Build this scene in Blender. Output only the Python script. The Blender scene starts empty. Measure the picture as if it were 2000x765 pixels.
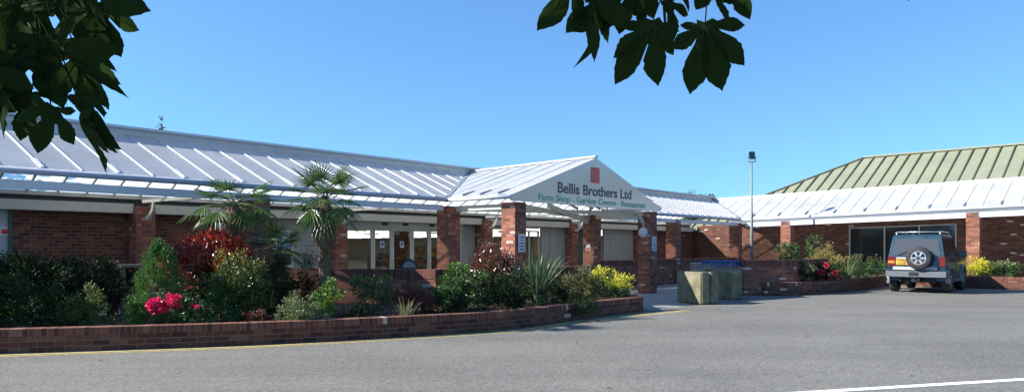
import bpy, bmesh, math, random
from mathutils import Vector, Matrix, noise
R = random.Random(7)
PI = math.pi
sc = bpy.context.scene
COL = sc.collection

# ------------------------------------------------------------------ camera (level, horizon a little below the frame centre)
FPX, HOR, EYE = 1450.0, 480.0, 1.5
cd = bpy.data.cameras.new('camera'); cam = bpy.data.objects.new('camera', cd); COL.objects.link(cam)
cam.location = (0, 0, EYE); cam.rotation_euler = (math.radians(90), 0, 0)
cd.sensor_width = 36; cd.lens = FPX / 2000 * 36; cd.shift_y = (HOR - 382.5) / 2000
cd.clip_start = 0.05; cd.clip_end = 2000
sc.camera = cam
def ray(px): return (px - 1000) / FPX
def G(px, Z, z=0.0): return Vector((ray(px) * Z, Z, z))          # ground point at depth Z
def ZH(y, Z): return EYE + (HOR - y) / FPX * Z                   # height seen at picture row y

# ------------------------------------------------------------------ frames
class Frame:
    def __init__(s, o, u, shear=0.0):
        s.o = Vector((o[0], o[1], 0)); s.u = Vector((u[0], u[1], 0)).normalized()
        s.v = Vector((-s.u.y, s.u.x, 0)); s.sh = shear
    def P(s, u, v, z): 
        p = s.o + s.u * u + s.v * v; p.z = z + s.sh * u; return p
    def U(s, px, v):                                             # u of the point of line v seen at column px
        r = ray(px); b = s.o + s.v * v
        return (r * b.y - b.x) / (s.u.x - r * s.u.y)
M = Frame((-1.7, 19.45), (.637, .771))
W0 = M.P(19.16, 0, 0)
WF = Frame((W0.x, W0.y), (.745, -.667), 0.023)

# ------------------------------------------------------------------ materials
def new_mat(name):
    m = bpy.data.materials.new(name); m.use_nodes = True
    nt = m.node_tree; b = nt.nodes['Principled BSDF']
    return m, nt, b
def N(nt, t, **k):
    n = nt.nodes.new(t)
    for a, v in k.items(): setattr(n, a, v)
    return n
def math_(nt, op, a, b=None):
    n = N(nt, 'ShaderNodeMath', operation=op)
    for i, x in enumerate((a, b)):
        if x is None: continue
        if isinstance(x, (int, float)): n.inputs[i].default_value = x
        else: nt.links.new(x, n.inputs[i])
    return n.outputs[0]
def ramp(nt, fac, stops, interp='LINEAR'):
    r = N(nt, 'ShaderNodeValToRGB'); cr = r.color_ramp; cr.interpolation = interp
    while len(cr.elements) > 1: cr.elements.remove(cr.elements[-1])
    cr.elements[0].position = stops[0][0]; cr.elements[0].color = (*stops[0][1], 1)
    for p, c in stops[1:]:
        e = cr.elements.new(p); e.color = (*c, 1)
    nt.links.new(fac, r.inputs[0]); return r.outputs[0]
def mixc(nt, fac, a, b, mode='MIX'):
    n = N(nt, 'ShaderNodeMix', data_type='RGBA', blend_type=mode)
    for i, x in ((0, fac), (6, a), (7, b)):
        if isinstance(x, (int, float)): n.inputs[i].default_value = x
        elif isinstance(x, tuple): n.inputs[i].default_value = (*x, 1)
        else: nt.links.new(x, n.inputs[i])
    return n.outputs[2]
def noise_(nt, scale, detail=4, vec=None, rough=.55):
    n = N(nt, 'ShaderNodeTexNoise'); n.inputs['Scale'].default_value = scale; n.inputs['Detail'].default_value = detail
    n.inputs['Roughness'].default_value = rough
    if vec is None:
        tc = N(nt, 'ShaderNodeNewGeometry'); vec = tc.outputs['Position']
    nt.links.new(vec, n.inputs['Vector']); return n.outputs[0]
def bump(nt, b, h, strength=.3, dist=.01):
    n = N(nt, 'ShaderNodeBump'); n.inputs['Strength'].default_value = strength; n.inputs['Distance'].default_value = dist
    nt.links.new(h, n.inputs['Height']); nt.links.new(n.outputs[0], b.inputs['Normal'])

def simple(name, col, rough=.6, metal=0, var=.12, scale=6, spec=.5, bmp=0):
    m, nt, b = new_mat(name)
    n = noise_(nt, scale)
    lo = tuple(c * (1 - var) for c in col); hi = tuple(min(1, c * (1 + var)) for c in col)
    nt.links.new(ramp(nt, n, [(.3, lo), (.7, hi)]), b.inputs['Base Color'])
    b.inputs['Roughness'].default_value = rough; b.inputs['Metallic'].default_value = metal
    b.inputs['Specular IOR Level'].default_value = spec
    if bmp: bump(nt, b, noise_(nt, scale * 6), bmp, .01)
    return m

def brick_mat(name, stagger=True, row=.078, ln=.232, pale=.012, tint=(1, 1, 1), soldier=False):
    m, nt, b = new_mat(name)
    uv = N(nt, 'ShaderNodeUVMap'); sep = N(nt, 'ShaderNodeSeparateXYZ'); nt.links.new(uv.outputs[0], sep.inputs[0])
    U_, V_ = sep.outputs[0], sep.outputs[1]
    if soldier: U_, V_ = V_, U_
    vr = math_(nt, 'DIVIDE', V_, row); rid = math_(nt, 'FLOOR', vr); vf = math_(nt, 'FRACT', vr)
    off = math_(nt, 'MULTIPLY', math_(nt, 'FLOORED_MODULO', rid, 2), .5 if stagger else 0)
    ur = math_(nt, 'ADD', math_(nt, 'DIVIDE', U_, ln), off); cid = math_(nt, 'FLOOR', ur); uf = math_(nt, 'FRACT', ur)
    cmb = N(nt, 'ShaderNodeCombineXYZ'); nt.links.new(rid, cmb.inputs[0]); nt.links.new(cid, cmb.inputs[1])
    wn = N(nt, 'ShaderNodeTexWhiteNoise'); wn.noise_dimensions = '2D'; nt.links.new(cmb.outputs[0], wn.inputs['Vector'])
    t = lambda c: tuple(a * k for a, k in zip(c, tint))
    base = ramp(nt, wn.outputs['Value'], [(0, t((.105, .048, .036))), (.15, t((.16, .062, .044))), (.4, t((.20, .080, .053))), (.62, t((.235, .098, .066))),
                                         (.8, t((.175, .066, .047))), (.9, t((.27, .13, .09))), (1 - pale - .002, t((.21, .085, .06))), (1 - pale, (.48, .38, .32)), (1, (.52, .45, .40))], 'CONSTANT')
    blotch = noise_(nt, 34, 4)
    base = mixc(nt, .5, base, ramp(nt, blotch, [(.3, (.6, .6, .6)), (.7, (1.3, 1.25, 1.2))]), 'MULTIPLY')
    grime = noise_(nt, .9, 3)
    base = mixc(nt, .55, base, ramp(nt, grime, [(.3, (.72, .7, .68)), (.6, (1.05, 1.05, 1.05))]), 'MULTIPLY')
    # mortar mask
    mu = math_(nt, 'LESS_THAN', math_(nt, 'ABSOLUTE', math_(nt, 'SUBTRACT', uf, .5)), .5 - .024)
    mv = math_(nt, 'LESS_THAN', math_(nt, 'ABSOLUTE', math_(nt, 'SUBTRACT', vf, .5)), .5 - .075)
    mk = math_(nt, 'MULTIPLY', mu, mv)
    col = mixc(nt, mk, (.17, .11, .085), base)
    nt.links.new(col, b.inputs['Base Color']); b.inputs['Roughness'].default_value = .88
    b.inputs['Specular IOR Level'].default_value = .25
    h = math_(nt, 'ADD', math_(nt, 'MULTIPLY', mk, .8), math_(nt, 'MULTIPLY', noise_(nt, 70, 3), .5))
    bump(nt, b, h, .7, .009)
    return m

MT = {}
MT['brick'] = brick_mat('red_brick_shade_tone', tint=(.60, .60, .58))  # tint darkened: the shade on the walls is put into the brick colour
MT['brick_sunlit'] = brick_mat('red_brick_sunlit_tone', pale=.03, tint=(1.4, 1.34, 1.26))  # same brick with a brighter tint, sunlight put into its colour
MT['soldier'] = brick_mat('brick_on_edge', stagger=False, row=.078, ln=.6, soldier=True, pale=.012, tint=(.8, .76, .76))
MT['cream'] = simple('cream_paint', (.46, .45, .39), .5, var=.06, scale=3)
MT['white'] = simple('white_paint', (.55, .56, .57), .45, var=.05, scale=3)
MT['gutter'] = simple('gutter_plastic', (.30, .33, .40), .35, var=.05)
MT['roof_rib'] = simple('roof_rib_aluminium', (.82, .82, .82), .35, var=.03)
MT['lead'] = simple('lead_flashing', (.20, .23, .28), .6, var=.2)
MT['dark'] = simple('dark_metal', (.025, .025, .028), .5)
MT['black'] = simple('black_plastic', (.012, .012, .013), .45)
MT['galv'] = simple('galvanised_steel', (.42, .44, .45), .4, metal=.6, var=.1)
MT['pole'] = simple('dull_galvanised_pole', (.20, .21, .21), .6, metal=.2, var=.1)
MT['trim'] = simple('pale_grey_trim', (.36, .37, .38), .5, var=.05)
MT['panel'] = simple('grey_cream_panel', (.27, .27, .235), .5, var=.06, scale=2)
MT['doorgrey'] = simple('grey_door', (.34, .38, .36), .5, var=.06)
MT['greenframe'] = simple('green_frame', (.03, .07, .05), .5)
MT['letter_dark'] = simple('letters_charcoal', (.075, .06, .055), .5, var=.03)
MT['letter_green'] = simple('letters_green', (.04, .36, .20), .5, var=.03)
MT['logo'] = simple('logo_red', (.62, .075, .06), .45, var=.2, scale=9)
MT['red'] = simple('red_paint', (.5, .03, .03), .4)
MT['yellow_line'] = simple('yellow_road_paint', (.62, .48, .14), .8, var=.3, scale=14)
MT['white_line'] = simple('white_road_paint', (.78, .78, .75), .8, var=.12, scale=14)
MT['wood'] = simple('weathered_wood', (.25, .19, .12), .8, var=.25, scale=9)
MT['bark'] = simple('bark', (.10, .07, .045), .95, var=.4, scale=18, bmp=.8)
MT['fibre'] = simple('palm_fibre', (.13, .085, .05), .95, var=.5, scale=30, bmp=1)
MT['stem'] = simple('green_brown_stem', (.09, .08, .04), .8, var=.3)
MT['shopfloor'] = simple('shop_floor', (.25, .22, .19), .4)
MT['shopwall'] = simple('shop_inner_wall', (.5, .48, .44), .8)
MT['goods_a'] = simple('goods_warm', (.35, .16, .07), .6, var=.8, scale=5)
MT['goods_b'] = simple('goods_mixed', (.28, .30, .26), .6, var=.9, scale=6)
MT['blue'] = simple('blue_plastic', (.03, .085, .27), .35)
MT['redglass'] = simple('tail_light_red', (.13, .008, .008), .2)
MT['amber'] = simple('tail_light_amber', (.7, .22, .03), .2)
MT['silver'] = simple('silver_grey_paint', (.15, .16, .18), .35, metal=.3, var=.06)
MT['chrome'] = simple('wheel_alloy', (.7, .71, .72), .25, metal=.8, var=.04)
MT['tyre'] = simple('tyre_rubber', (.018, .018, .019), .75, var=.2)
MT['plate'] = simple('number_plate_yellow', (.50, .30, .02), .5, var=.04)

def gable_mat():
    m, nt, b = new_mat('gable_glossy_board')
    n = noise_(nt, 1.2)
    nt.links.new(ramp(nt, n, [(.3, (.64, .59, .47)), (.7, (.70, .65, .53))]), b.inputs['Base Color'])
    b.inputs['Roughness'].default_value = .12; b.inputs['Specular IOR Level'].default_value = .6
    return m
MT['gable'] = gable_mat()

def carpaint():
    m, nt, b = new_mat('teal_blue_car_paint')
    b.inputs['Base Color'].default_value = (.011, .042, .060, 1); b.inputs['Metallic'].default_value = .3
    b.inputs['Roughness'].default_value = .3; b.inputs['Coat Weight'].default_value = .4; b.inputs['Coat Roughness'].default_value = .06
    n = noise_(nt, 3)
    nt.links.new(math_(nt, 'ADD', math_(nt, 'MULTIPLY', n, .25), .18), b.inputs['Roughness'])
    return m
MT['car'] = carpaint()

def glass_dark(name, col=(.02, .025, .025), rough=.04, spec=.8):
    m, nt, b = new_mat(name)
    b.inputs['Base Color'].default_value = (*col, 1); b.inputs['Roughness'].default_value = rough
    b.inputs['Specular IOR Level'].default_value = spec
    n = noise_(nt, 1.5); bump(nt, b, n, .05, .01)
    return m
MT['glass_dark'] = glass_dark('dark_window_glass')
MT['car_glass'] = glass_dark('car_glass', (.055, .057, .06), .15)
MT['car_glass_side'] = glass_dark('car_side_glass', (.018, .016, .015), .05)

def glass_clear():
    m, nt, b = new_mat('shop_glass'); out = nt.nodes['Material Output']
    tr = N(nt, 'ShaderNodeBsdfTransparent'); tr.inputs[0].default_value = (.82, .86, .84, 1)
    gl = N(nt, 'ShaderNodeBsdfGlossy'); gl.inputs['Roughness'].default_value = .02
    fr = N(nt, 'ShaderNodeFresnel'); fr.inputs[0].default_value = 1.5
    ge = N(nt, 'ShaderNodeNewGeometry'); k_ = math_(nt, 'MULTIPLY', fr.outputs[0], math_(nt, 'SUBTRACT', 1.0, ge.outputs['Backfacing']))
    mx = N(nt, 'ShaderNodeMixShader'); nt.links.new(k_, mx.inputs[0])
    nt.links.new(tr.outputs[0], mx.inputs[1]); nt.links.new(gl.outputs[0], mx.inputs[2]); nt.links.new(mx.outputs[0], out.inputs[0])
    nt.nodes.remove(b); return m
MT['glass'] = glass_clear()

def polycarb(name, transp, transl, col):
    m, nt, b = new_mat(name); out = nt.nodes['Material Output']
    n = noise_(nt, .8, 6, None, .7)
    c = ramp(nt, n, [(.3, tuple(x * .8 for x in col)), (.55, col)])
    nt.links.new(c, b.inputs['Base Color']); b.inputs['Roughness'].default_value = .42
    tl = N(nt, 'ShaderNodeBsdfTranslucent'); nt.links.new(c, tl.inputs[0])
    m1 = N(nt, 'ShaderNodeMixShader'); m1.inputs[0].default_value = transl
    nt.links.new(b.outputs[0], m1.inputs[1]); nt.links.new(tl.outputs[0], m1.inputs[2])
    if transp:
        tr = N(nt, 'ShaderNodeBsdfTransparent'); tr.inputs[0].default_value = (.95, .95, .93, 1)
        m2 = N(nt, 'ShaderNodeMixShader'); m2.inputs[0].default_value = transp
        nt.links.new(m1.outputs[0], m2.inputs[1]); nt.links.new(tr.outputs[0], m2.inputs[2]); nt.links.new(m2.outputs[0], out.inputs[0])
    else: nt.links.new(m1.outputs[0], out.inputs[0])
    return m
MT['roof'] = polycarb('white_translucent_roof_sheet', 0, .5, (.76, .78, .80))
MT['roof_back'] = polycarb('clear_roof_sheet', .33, .7, (.88, .88, .85))

def asphalt():
    m, nt, b = new_mat('asphalt')
    tc = N(nt, 'ShaderNodeNewGeometry'); pos = tc.outputs['Position']
    fine = noise_(nt, 90, 3, pos, .7); mid = noise_(nt, 14, 4, pos); big = noise_(nt, .35, 4, pos)
    mp = N(nt, 'ShaderNodeMapping'); mp.inputs['Scale'].default_value = (.12, 1.1, 1); mp.inputs['Rotation'].default_value = (0, 0, -.2)
    nt.links.new(pos, mp.inputs[0]); streak = noise_(nt, 1, 3, mp.outputs[0])
    c = ramp(nt, fine, [(.3, (.105, .100, .088)), (.5, (.168, .161, .143)), (.7, (.245, .235, .21))])
    wv = N(nt, 'ShaderNodeTexVoronoi', feature='F1'); wv.inputs['Scale'].default_value = 42; nt.links.new(pos, wv.inputs['Vector'])
    c = mixc(nt, .6, c, ramp(nt, wv.outputs['Color'], [(.15, (.55, .55, .55)), (.5, (1, 1, 1)), (.85, (1.5, 1.48, 1.44))]), 'MULTIPLY')
    g2 = noise_(nt, 22, 2, pos, .8)
    c = mixc(nt, .35, c, ramp(nt, g2, [(.35, (.74, .74, .74)), (.65, (1.22, 1.22, 1.22))]), 'MULTIPLY')
    c = mixc(nt, .5, c, ramp(nt, mid, [(.3, (.85, .85, .85)), (.7, (1.12, 1.12, 1.12))]), 'MULTIPLY')
    c = mixc(nt, .6, c, ramp(nt, big, [(.35, (.78, .78, .79)), (.65, (1.1, 1.1, 1.09))]), 'MULTIPLY')
    c = mixc(nt, .6, c, ramp(nt, streak, [(.38, (.87, .87, .88)), (.6, (1.06, 1.06, 1.06))]), 'MULTIPLY')
    vor = N(nt, 'ShaderNodeTexVoronoi', feature='F1'); vor.inputs['Scale'].default_value = 1.3; nt.links.new(pos, vor.inputs['Vector'])
    spot = ramp(nt, vor.outputs['Distance'], [(0, (.35, .33, .3)), (.022, (.35, .33, .3)), (.03, (1, 1, 1))])
    c = mixc(nt, .8, c, spot, 'MULTIPLY')
    nt.links.new(c, b.inputs['Base Color']); b.inputs['Roughness'].default_value = .9
    b.inputs['Specular IOR Level'].default_value = .25
    bump(nt, b, fine, .5, .006)
    return m
MT['asphalt'] = asphalt()
MT['paving'] = simple('concrete_paving', (.24, .235, .22), .85, var=.12, scale=2, bmp=.2)
def soil():
    m, nt, b = new_mat('bark_mulch')
    v = N(nt, 'ShaderNodeTexVoronoi'); v.inputs['Scale'].default_value = 28
    g = N(nt, 'ShaderNodeNewGeometry'); nt.links.new(g.outputs['Position'], v.inputs['Vector'])
    nt.links.new(ramp(nt, v.outputs['Color'], [(.2, (.022, .014, .009)), (.6, (.06, .036, .022)), (.9, (.15, .10, .065))]), b.inputs['Base Color'])
    b.inputs['Roughness'].default_value = .95; bump(nt, b, v.outputs['Distance'], 1, .03); return m
MT['soil'] = soil()
def blockmat():
    m, nt, b = new_mat('mossy_concrete')
    a = noise_(nt, 3.2, 6); c = noise_(nt, 26, 4)
    base = ramp(nt, a, [(.3, (.10, .095, .055)), (.5, (.17, .155, .095)), (.7, (.24, .215, .15))])
    base = mixc(nt, .7, base, ramp(nt, c, [(.3, (.75, .75, .7)), (.7, (1.15, 1.15, 1.15))]), 'MULTIPLY')
    nt.links.new(base, b.inputs['Base Color']); b.inputs['Roughness'].default_value = .95; bump(nt, b, c, .6, .02); return m
MT['block'] = blockmat()
def green_roof_mat():
    return simple('sage_green_roof_sheet', (.235, .24, .16), .5, var=.08, scale=.6)
MT['green_roof'] = green_roof_mat()
MT['rib_shadow'] = simple('sage_green_rib_shadow', (.07, .08, .045), .6)  # darker than the sheet: the shadow beside each rib is in this colour

def leaf_mat(name, stops, rough=.45, transl=.25, spec=.5):
    m, nt, b = new_mat(name); out = nt.nodes['Material Output']
    g = N(nt, 'ShaderNodeNewGeometry')
    c = ramp(nt, g.outputs['Random Per Island'], stops)
    nt.links.new(c, b.inputs['Base Color']); b.inputs['Roughness'].default_value = rough; b.inputs['Specular IOR Level'].default_value = spec
    tl = N(nt, 'ShaderNodeBsdfTranslucent'); nt.links.new(c, tl.inputs[0])
    mx = N(nt, 'ShaderNodeMixShader'); mx.inputs[0].default_value = transl
    nt.links.new(b.outputs[0], mx.inputs[1]); nt.links.new(tl.outputs[0], mx.inputs[2]); nt.links.new(mx.outputs[0], out.inputs[0])
    return m
L = {}
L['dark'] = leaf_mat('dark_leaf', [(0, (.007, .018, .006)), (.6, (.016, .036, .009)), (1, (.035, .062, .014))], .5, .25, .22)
L['mid'] = leaf_mat('mid_green_leaf', [(0, (.025, .06, .014)), (.6, (.055, .12, .025)), (1, (.10, .19, .04))])
L['conifer'] = leaf_mat('conifer_leaf', [(0, (.03, .085, .014)), (.6, (.07, .165, .028)), (1, (.12, .25, .045))], .5, .3)
L['nandina'] = leaf_mat('nandina_leaf', [(0, (.02, .05, .012)), (.65, (.05, .10, .022)), (.9, (.12, .15, .03)), (1, (.25, .20, .03))], .35)
L['nandina_top'] = leaf_mat('nandina_young_leaf', [(0, (.10, .15, .02)), (.5, (.26, .25, .03)), (.8, (.38, .22, .03)), (1, (.35, .08, .02))], .35)
L['red'] = leaf_mat('photinia_leaf', [(0, (.14, .008, .006)), (.35, (.34, .018, .012)), (.6, (.55, .05, .025)), (.75, (.20, .02, .012)), (.9, (.10, .06, .02)), (1, (.04, .06, .02))], .2, .3, .9)
L['redgreen'] = leaf_mat('photinia_mixed_leaf', [(0, (.02, .035, .012)), (.4, (.05, .07, .02)), (.6, (.14, .03, .018)), (.8, (.32, .03, .025)), (1, (.16, .05, .03))], .25, .25, .8)
L['berberis'] = leaf_mat('berberis_leaf', [(0, (.06, .018, .014)), (.6, (.14, .035, .026)), (1, (.20, .08, .04))])
L['silver'] = leaf_mat('pale_green_leaf', [(0, (.06, .10, .03)), (.5, (.15, .20, .07)), (.9, (.28, .32, .14)), (1, (.30, .2, .12))])
L['fresh'] = leaf_mat('fresh_green_leaf', [(0, (.05, .11, .015)), (.6, (.12, .22, .025)), (1, (.22, .34, .05))])
L['yellow'] = leaf_mat('yellow_leaf', [(0, (.35, .36, .02)), (.5, (.62, .56, .03)), (1, (.72, .66, .08))], .45, .35)
L['ochre'] = leaf_mat('ochre_leaf', [(0, (.10, .12, .03)), (.5, (.26, .22, .05)), (1, (.38, .26, .07))])
L['olive'] = leaf_mat('olive_leaf', [(0, (.03, .05, .014)), (.6, (.085, .10, .03)), (1, (.2, .18, .06))])
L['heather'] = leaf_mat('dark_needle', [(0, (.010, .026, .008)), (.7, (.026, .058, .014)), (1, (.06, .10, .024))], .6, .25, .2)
L['gold_dark'] = leaf_mat('golden_juniper_leaf', [(0, (.05, .08, .02)), (.6, (.12, .16, .03)), (1, (.22, .24, .05))])
L['phormium'] = leaf_mat('phormium_blade', [(0, (.05, .10, .035)), (.5, (.10, .17, .06)), (.85, (.19, .25, .11)), (1, (.30, .33, .18))], .3, .2, .8)
L['palm'] = leaf_mat('palm_blade', [(0, (.03, .07, .012)), (.5, (.065, .13, .024)), (1, (.14, .20, .05))], .32, .3, .6)
L['palm_dead'] = leaf_mat('dead_palm_blade', [(0, (.14, .09, .045)), (.6, (.27, .19, .10)), (1, (.38, .30, .18))], .8)
L['straw'] = leaf_mat('straw_blade', [(0, (.2, .2, .06)), (1, (.42, .38, .18))])
L['petal'] = leaf_mat('crimson_petal', [(0, (.45, .006, .06)), (.6, (.72, .015, .12)), (1, (.85, .06, .22))], .5, .35)
L['petal_red'] = leaf_mat('rose_red_petal', [(0, (.45, .01, .03)), (.6, (.7, .03, .08)), (1, (.8, .10, .16))], .5, .3)
L['maple'] = leaf_mat('maple_leaf_underside', [(0, (.012, .026, .006)), (1, (.028, .052, .012))], .85, .42, .04)
L['vein'] = simple('leaf_vein', (.022, .028, .012), .7, spec=.1)

# ------------------------------------------------------------------ mesh builder
class MB:
    def __init__(s): s.v = []; s.f = []; s.uv = []; s.mi = []; s.tdir = None; s.cur = 0; s.smooth = False
    def face(s, pts, uvs=None):
        i = len(s.v); s.v.extend([tuple(p) for p in pts]); s.f.append(tuple(range(i, i + len(pts)))); s.mi.append(s.cur)
        if uvs is None:
            a, b, c = Vector(pts[0]), Vector(pts[1]), Vector(pts[2]); n = (b - a).cross(c - a)
            if n.length > 1e-12: n.normalize()
            if abs(n.z) < .7:
                t = Vector((-n.y, n.x, 0)); t = t.normalized() if t.length > 1e-6 else Vector((1, 0, 0))
                uvs = [(Vector(p).dot(t), p[2]) for p in pts]
            else:
                t = s.tdir or Vector((1, 0, 0)); q = Vector((-t.y, t.x, 0))
                uvs = [(Vector(p).dot(t), Vector(p).dot(q)) for p in pts]
        s.uv.append(uvs)
    def hexa(s, p):                                                # p: 4 bottom ccw + 4 top
        for q in ((3, 2, 1, 0), (4, 5, 6, 7), (0, 1, 5, 4), (1, 2, 6, 5), (2, 3, 7, 6), (3, 0, 4, 7)): s.face([p[k] for k in q])
    def box(s, F, u0, u1, v0, v1, z0, z1):
        s.tdir = F.u
        s.hexa([F.P(u0, v0, z0), F.P(u1, v0, z0), F.P(u1, v1, z0), F.P(u0, v1, z0), F.P(u0, v0, z1), F.P(u1, v0, z1), F.P(u1, v1, z1), F.P(u0, v1, z1)])
    def bar(s, a, b, w, h, up=Vector((0, 0, 1))):                  # bar from a to b, section w x h
        a = Vector(a); b = Vector(b); d = (b - a).normalized(); x = d.cross(up)
        if x.length < 1e-4: x = d.cross(Vector((1, 0, 0)))
        x.normalize(); y = x.cross(d).normalized(); x *= w / 2; y *= h / 2
        s.hexa([a - x - y, a + x - y, b + x - y, b - x - y, a - x + y, a + x + y, b + x + y, b - x + y])
    def tube(s, pts, rad, n=8, caps=True):
        rings = []; pts = [Vector(p) for p in pts]
        if not isinstance(rad, (list, tuple)): rad = [rad] * len(pts)
        pr = None
        for i, p in enumerate(pts):
            d = (pts[min(i + 1, len(pts) - 1)] - pts[max(i - 1, 0)]).normalized()
            if pr is None:
                x = d.cross(Vector((0, 0, 1)));
                if x.length < 1e-3: x = d.cross(Vector((0, 1, 0)))
            else: x = pr - d * pr.dot(d)
            x.normalize(); pr = x; y = d.cross(x)
            rings.append([p + (x * math.cos(2 * PI * k / n) + y * math.sin(2 * PI * k / n)) * rad[i] for k in range(n)])
        base = len(s.v)
        for r in rings: s.v.extend([tuple(q) for q in r])
        for i in range(len(rings) - 1):
            for k in range(n):
                k2 = (k + 1) % n
                s.f.append((base + i * n + k, base + (i + 1) * n + k, base + (i + 1) * n + k2, base + i * n + k2)); s.mi.append(s.cur)
                s.uv.append([(k / n, i), (k / n, i + 1), ((k + 1) / n, i + 1), ((k + 1) / n, i)])
        if caps:
            for i, rev in ((0, False), (len(rings) - 1, True)):
                f = [base + i * n + k for k in range(n)]
                s.f.append(tuple(reversed(f)) if rev else tuple(f)); s.mi.append(s.cur); s.uv.append([(0, 0)] * n)
    def build(s, name, mats, parent=None, smooth=False, bevel=0, loc=None):
        me = bpy.data.meshes.new(name)
        vv = s.v
        o = bpy.data.objects.new(name, me); COL.objects.link(o)
        off = Vector((0, 0, 0))
        if parent is not None:
            o.parent = parent
            off = parent.matrix_world.translation if hasattr(parent, '_x') else WORLD(parent)
            vv = [(a - off.x, b - off.y, c - off.z) for a, b, c in vv]
        elif loc is not None:
            o.location = loc; vv = [(a - loc[0], b - loc[1], c - loc[2]) for a, b, c in vv]
        me.from_pydata(vv, [], s.f)
        if not isinstance(mats, (list, tuple)): mats = [mats]
        for m in mats: me.materials.append(m)
        me.polygons.foreach_set('material_index', s.mi)
        if s.uv:
            uvl = me.uv_layers.new(name='UVMap'); flat = []
            for u in s.uv:
                for q in u: flat.extend((q[0], q[1]))
            uvl.data.foreach_set('uv', flat)
        if smooth: me.polygons.foreach_set('use_smooth', [True] * len(me.polygons))
        me.update()
        if bevel:
            b = o.modifiers.new('bevel', 'BEVEL'); b.width = bevel; b.segments = 2; b.limit_method = 'ANGLE'
        return o
def build_sep(mb, name, mats, parent=None, **kw):
    par = {}
    def find(a):
        while par.setdefault(a, a) != a: par[a] = par[par[a]]; a = par[a]
        return a
    key = lambda i: tuple(round(c, 4) for c in mb.v[i])
    for f in mb.f:
        k0 = find(key(f[0]))
        for i in f[1:]:
            k1 = find(key(i)); par[k1] = k0; k0 = find(k0)
    groups = {}
    for n_, f in enumerate(mb.f): groups.setdefault(find(key(f[0])), []).append(n_)
    out = []
    for idx in groups.values():
        q = MB()
        for n_ in idx:
            i = len(q.v); f = mb.f[n_]; q.v.extend([mb.v[k] for k in f]); q.f.append(tuple(range(i, i + len(f)))); q.mi.append(mb.mi[n_])
            if mb.uv: q.uv.append(mb.uv[n_])
        out.append(q.build(name, mats, parent, **kw))
    return out
def WORLD(o):
    p = Vector((0, 0, 0))
    while o is not None: p = p + o.location; o = o.parent
    return p
def tag(o, label=None, cat=None, group=None, kind=None):
    if label: o['label'] = label
    if cat: o['category'] = cat
    if group: o['group'] = group
    if kind: o['kind'] = kind
    return o
def empty(name, loc, label, cat, group=None, rz=0):
    o = bpy.data.objects.new(name, None); COL.objects.link(o); o.location = loc; o.rotation_euler = (0, 0, rz); o.empty_display_size = .2
    return tag(o, label, cat, group)

# ------------------------------------------------------------------ ground
g = MB(); g.face([(-400, -200, 0), (400, -200, 0), (400, 700, 0), (-400, 700, 0)])
tag(g.build('ground', MT['asphalt']), kind='structure')
g = MB()
pv = [M.P(-24, -1.2, .004), M.P(-3.2, -1.2, .004), Vector((-1.7, 16.3, .004)), Vector((2.9, 19.1, .004)), Vector((3.25, 17.3, .004)), Vector((4.0, 18.0, .004)), Vector((6.6, 22.2, .004)), M.P(24, -2, .004), M.P(24, 5, .004), M.P(-24, 5, .004)]
g.face(pv); tag(g.build('pavement', MT['paving']), kind='structure')

def smooth_path(pts, n=8):
    out = []
    P = [Vector((*p, 0)) for p in pts]; P = [P[0] * 2 - P[1]] + P + [P[-1] * 2 - P[-2]]
    for i in range(1, len(P) - 2):
        for k in range(n):
            t = k / n; a, b, c, d = P[i - 1:i + 3]
            out.append(.5 * ((2 * b) + (c - a) * t + (2 * a - 5 * b + 4 * c - d) * t * t + (3 * b - a - 3 * c + d) * t ** 3))
    out.append(P[-2].copy()); return out
def offset_path(path, d):                                         # positive d = to the right of travel
    out = []
    for i, p in enumerate(path):
        t = (path[min(i + 1, len(path) - 1)] - path[max(i - 1, 0)]).normalized()
        out.append(p + Vector((t.y, -t.x, 0)) * d)
    return out
def wall_path(mb, path, th, z0, z1, side=-1, caps=True):
    """strip wall along path; front face on the path, thickness to the left"""
    b = offset_path(path, -th * (1 if side < 0 else -1)); s = 0
    for i in range(len(path) - 1):
        p, q, r, t = path[i], path[i + 1], b[i + 1], b[i]; l = (q - p).length
        up = lambda v, z: Vector((v.x, v.y, z))
        mb.face([up(p, z0), up(q, z0), up(q, z1), up(p, z1)], [(s, z0), (s + l, z0), (s + l, z1), (s, z1)])
        mb.face([up(r, z0), up(t, z0), up(t, z1), up(r, z1)], [(s + l, z0), (s, z0), (s, z1), (s + l, z1)])
        mb.face([up(p, z1), up(q, z1), up(r, z1), up(t, z1)], [(s, z1), (s + l, z1), (s + l, z1 + th), (s, z1 + th)])
        s += l
    if caps:
        for a, c in ((b[0], path[0]), (path[-1], b[-1])):
            l = (c - a).length
            mb.face([(a.x, a.y, z0), (c.x, c.y, z0), (c.x, c.y, z1), (a.x, a.y, z1)], [(0, z0), (l, z0), (l, z1), (0, z1)])
def ribbon(path, w, z):
    mb = MB(); a = offset_path(path, -w / 2); b = offset_path(path, w / 2)
    for i in range(len(path) - 1):
        mb.face([(a[i].x, a[i].y, z), (b[i].x, b[i].y, z), (b[i + 1].x, b[i + 1].y, z), (a[i + 1].x, a[i + 1].y, z)])
    return mb

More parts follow.
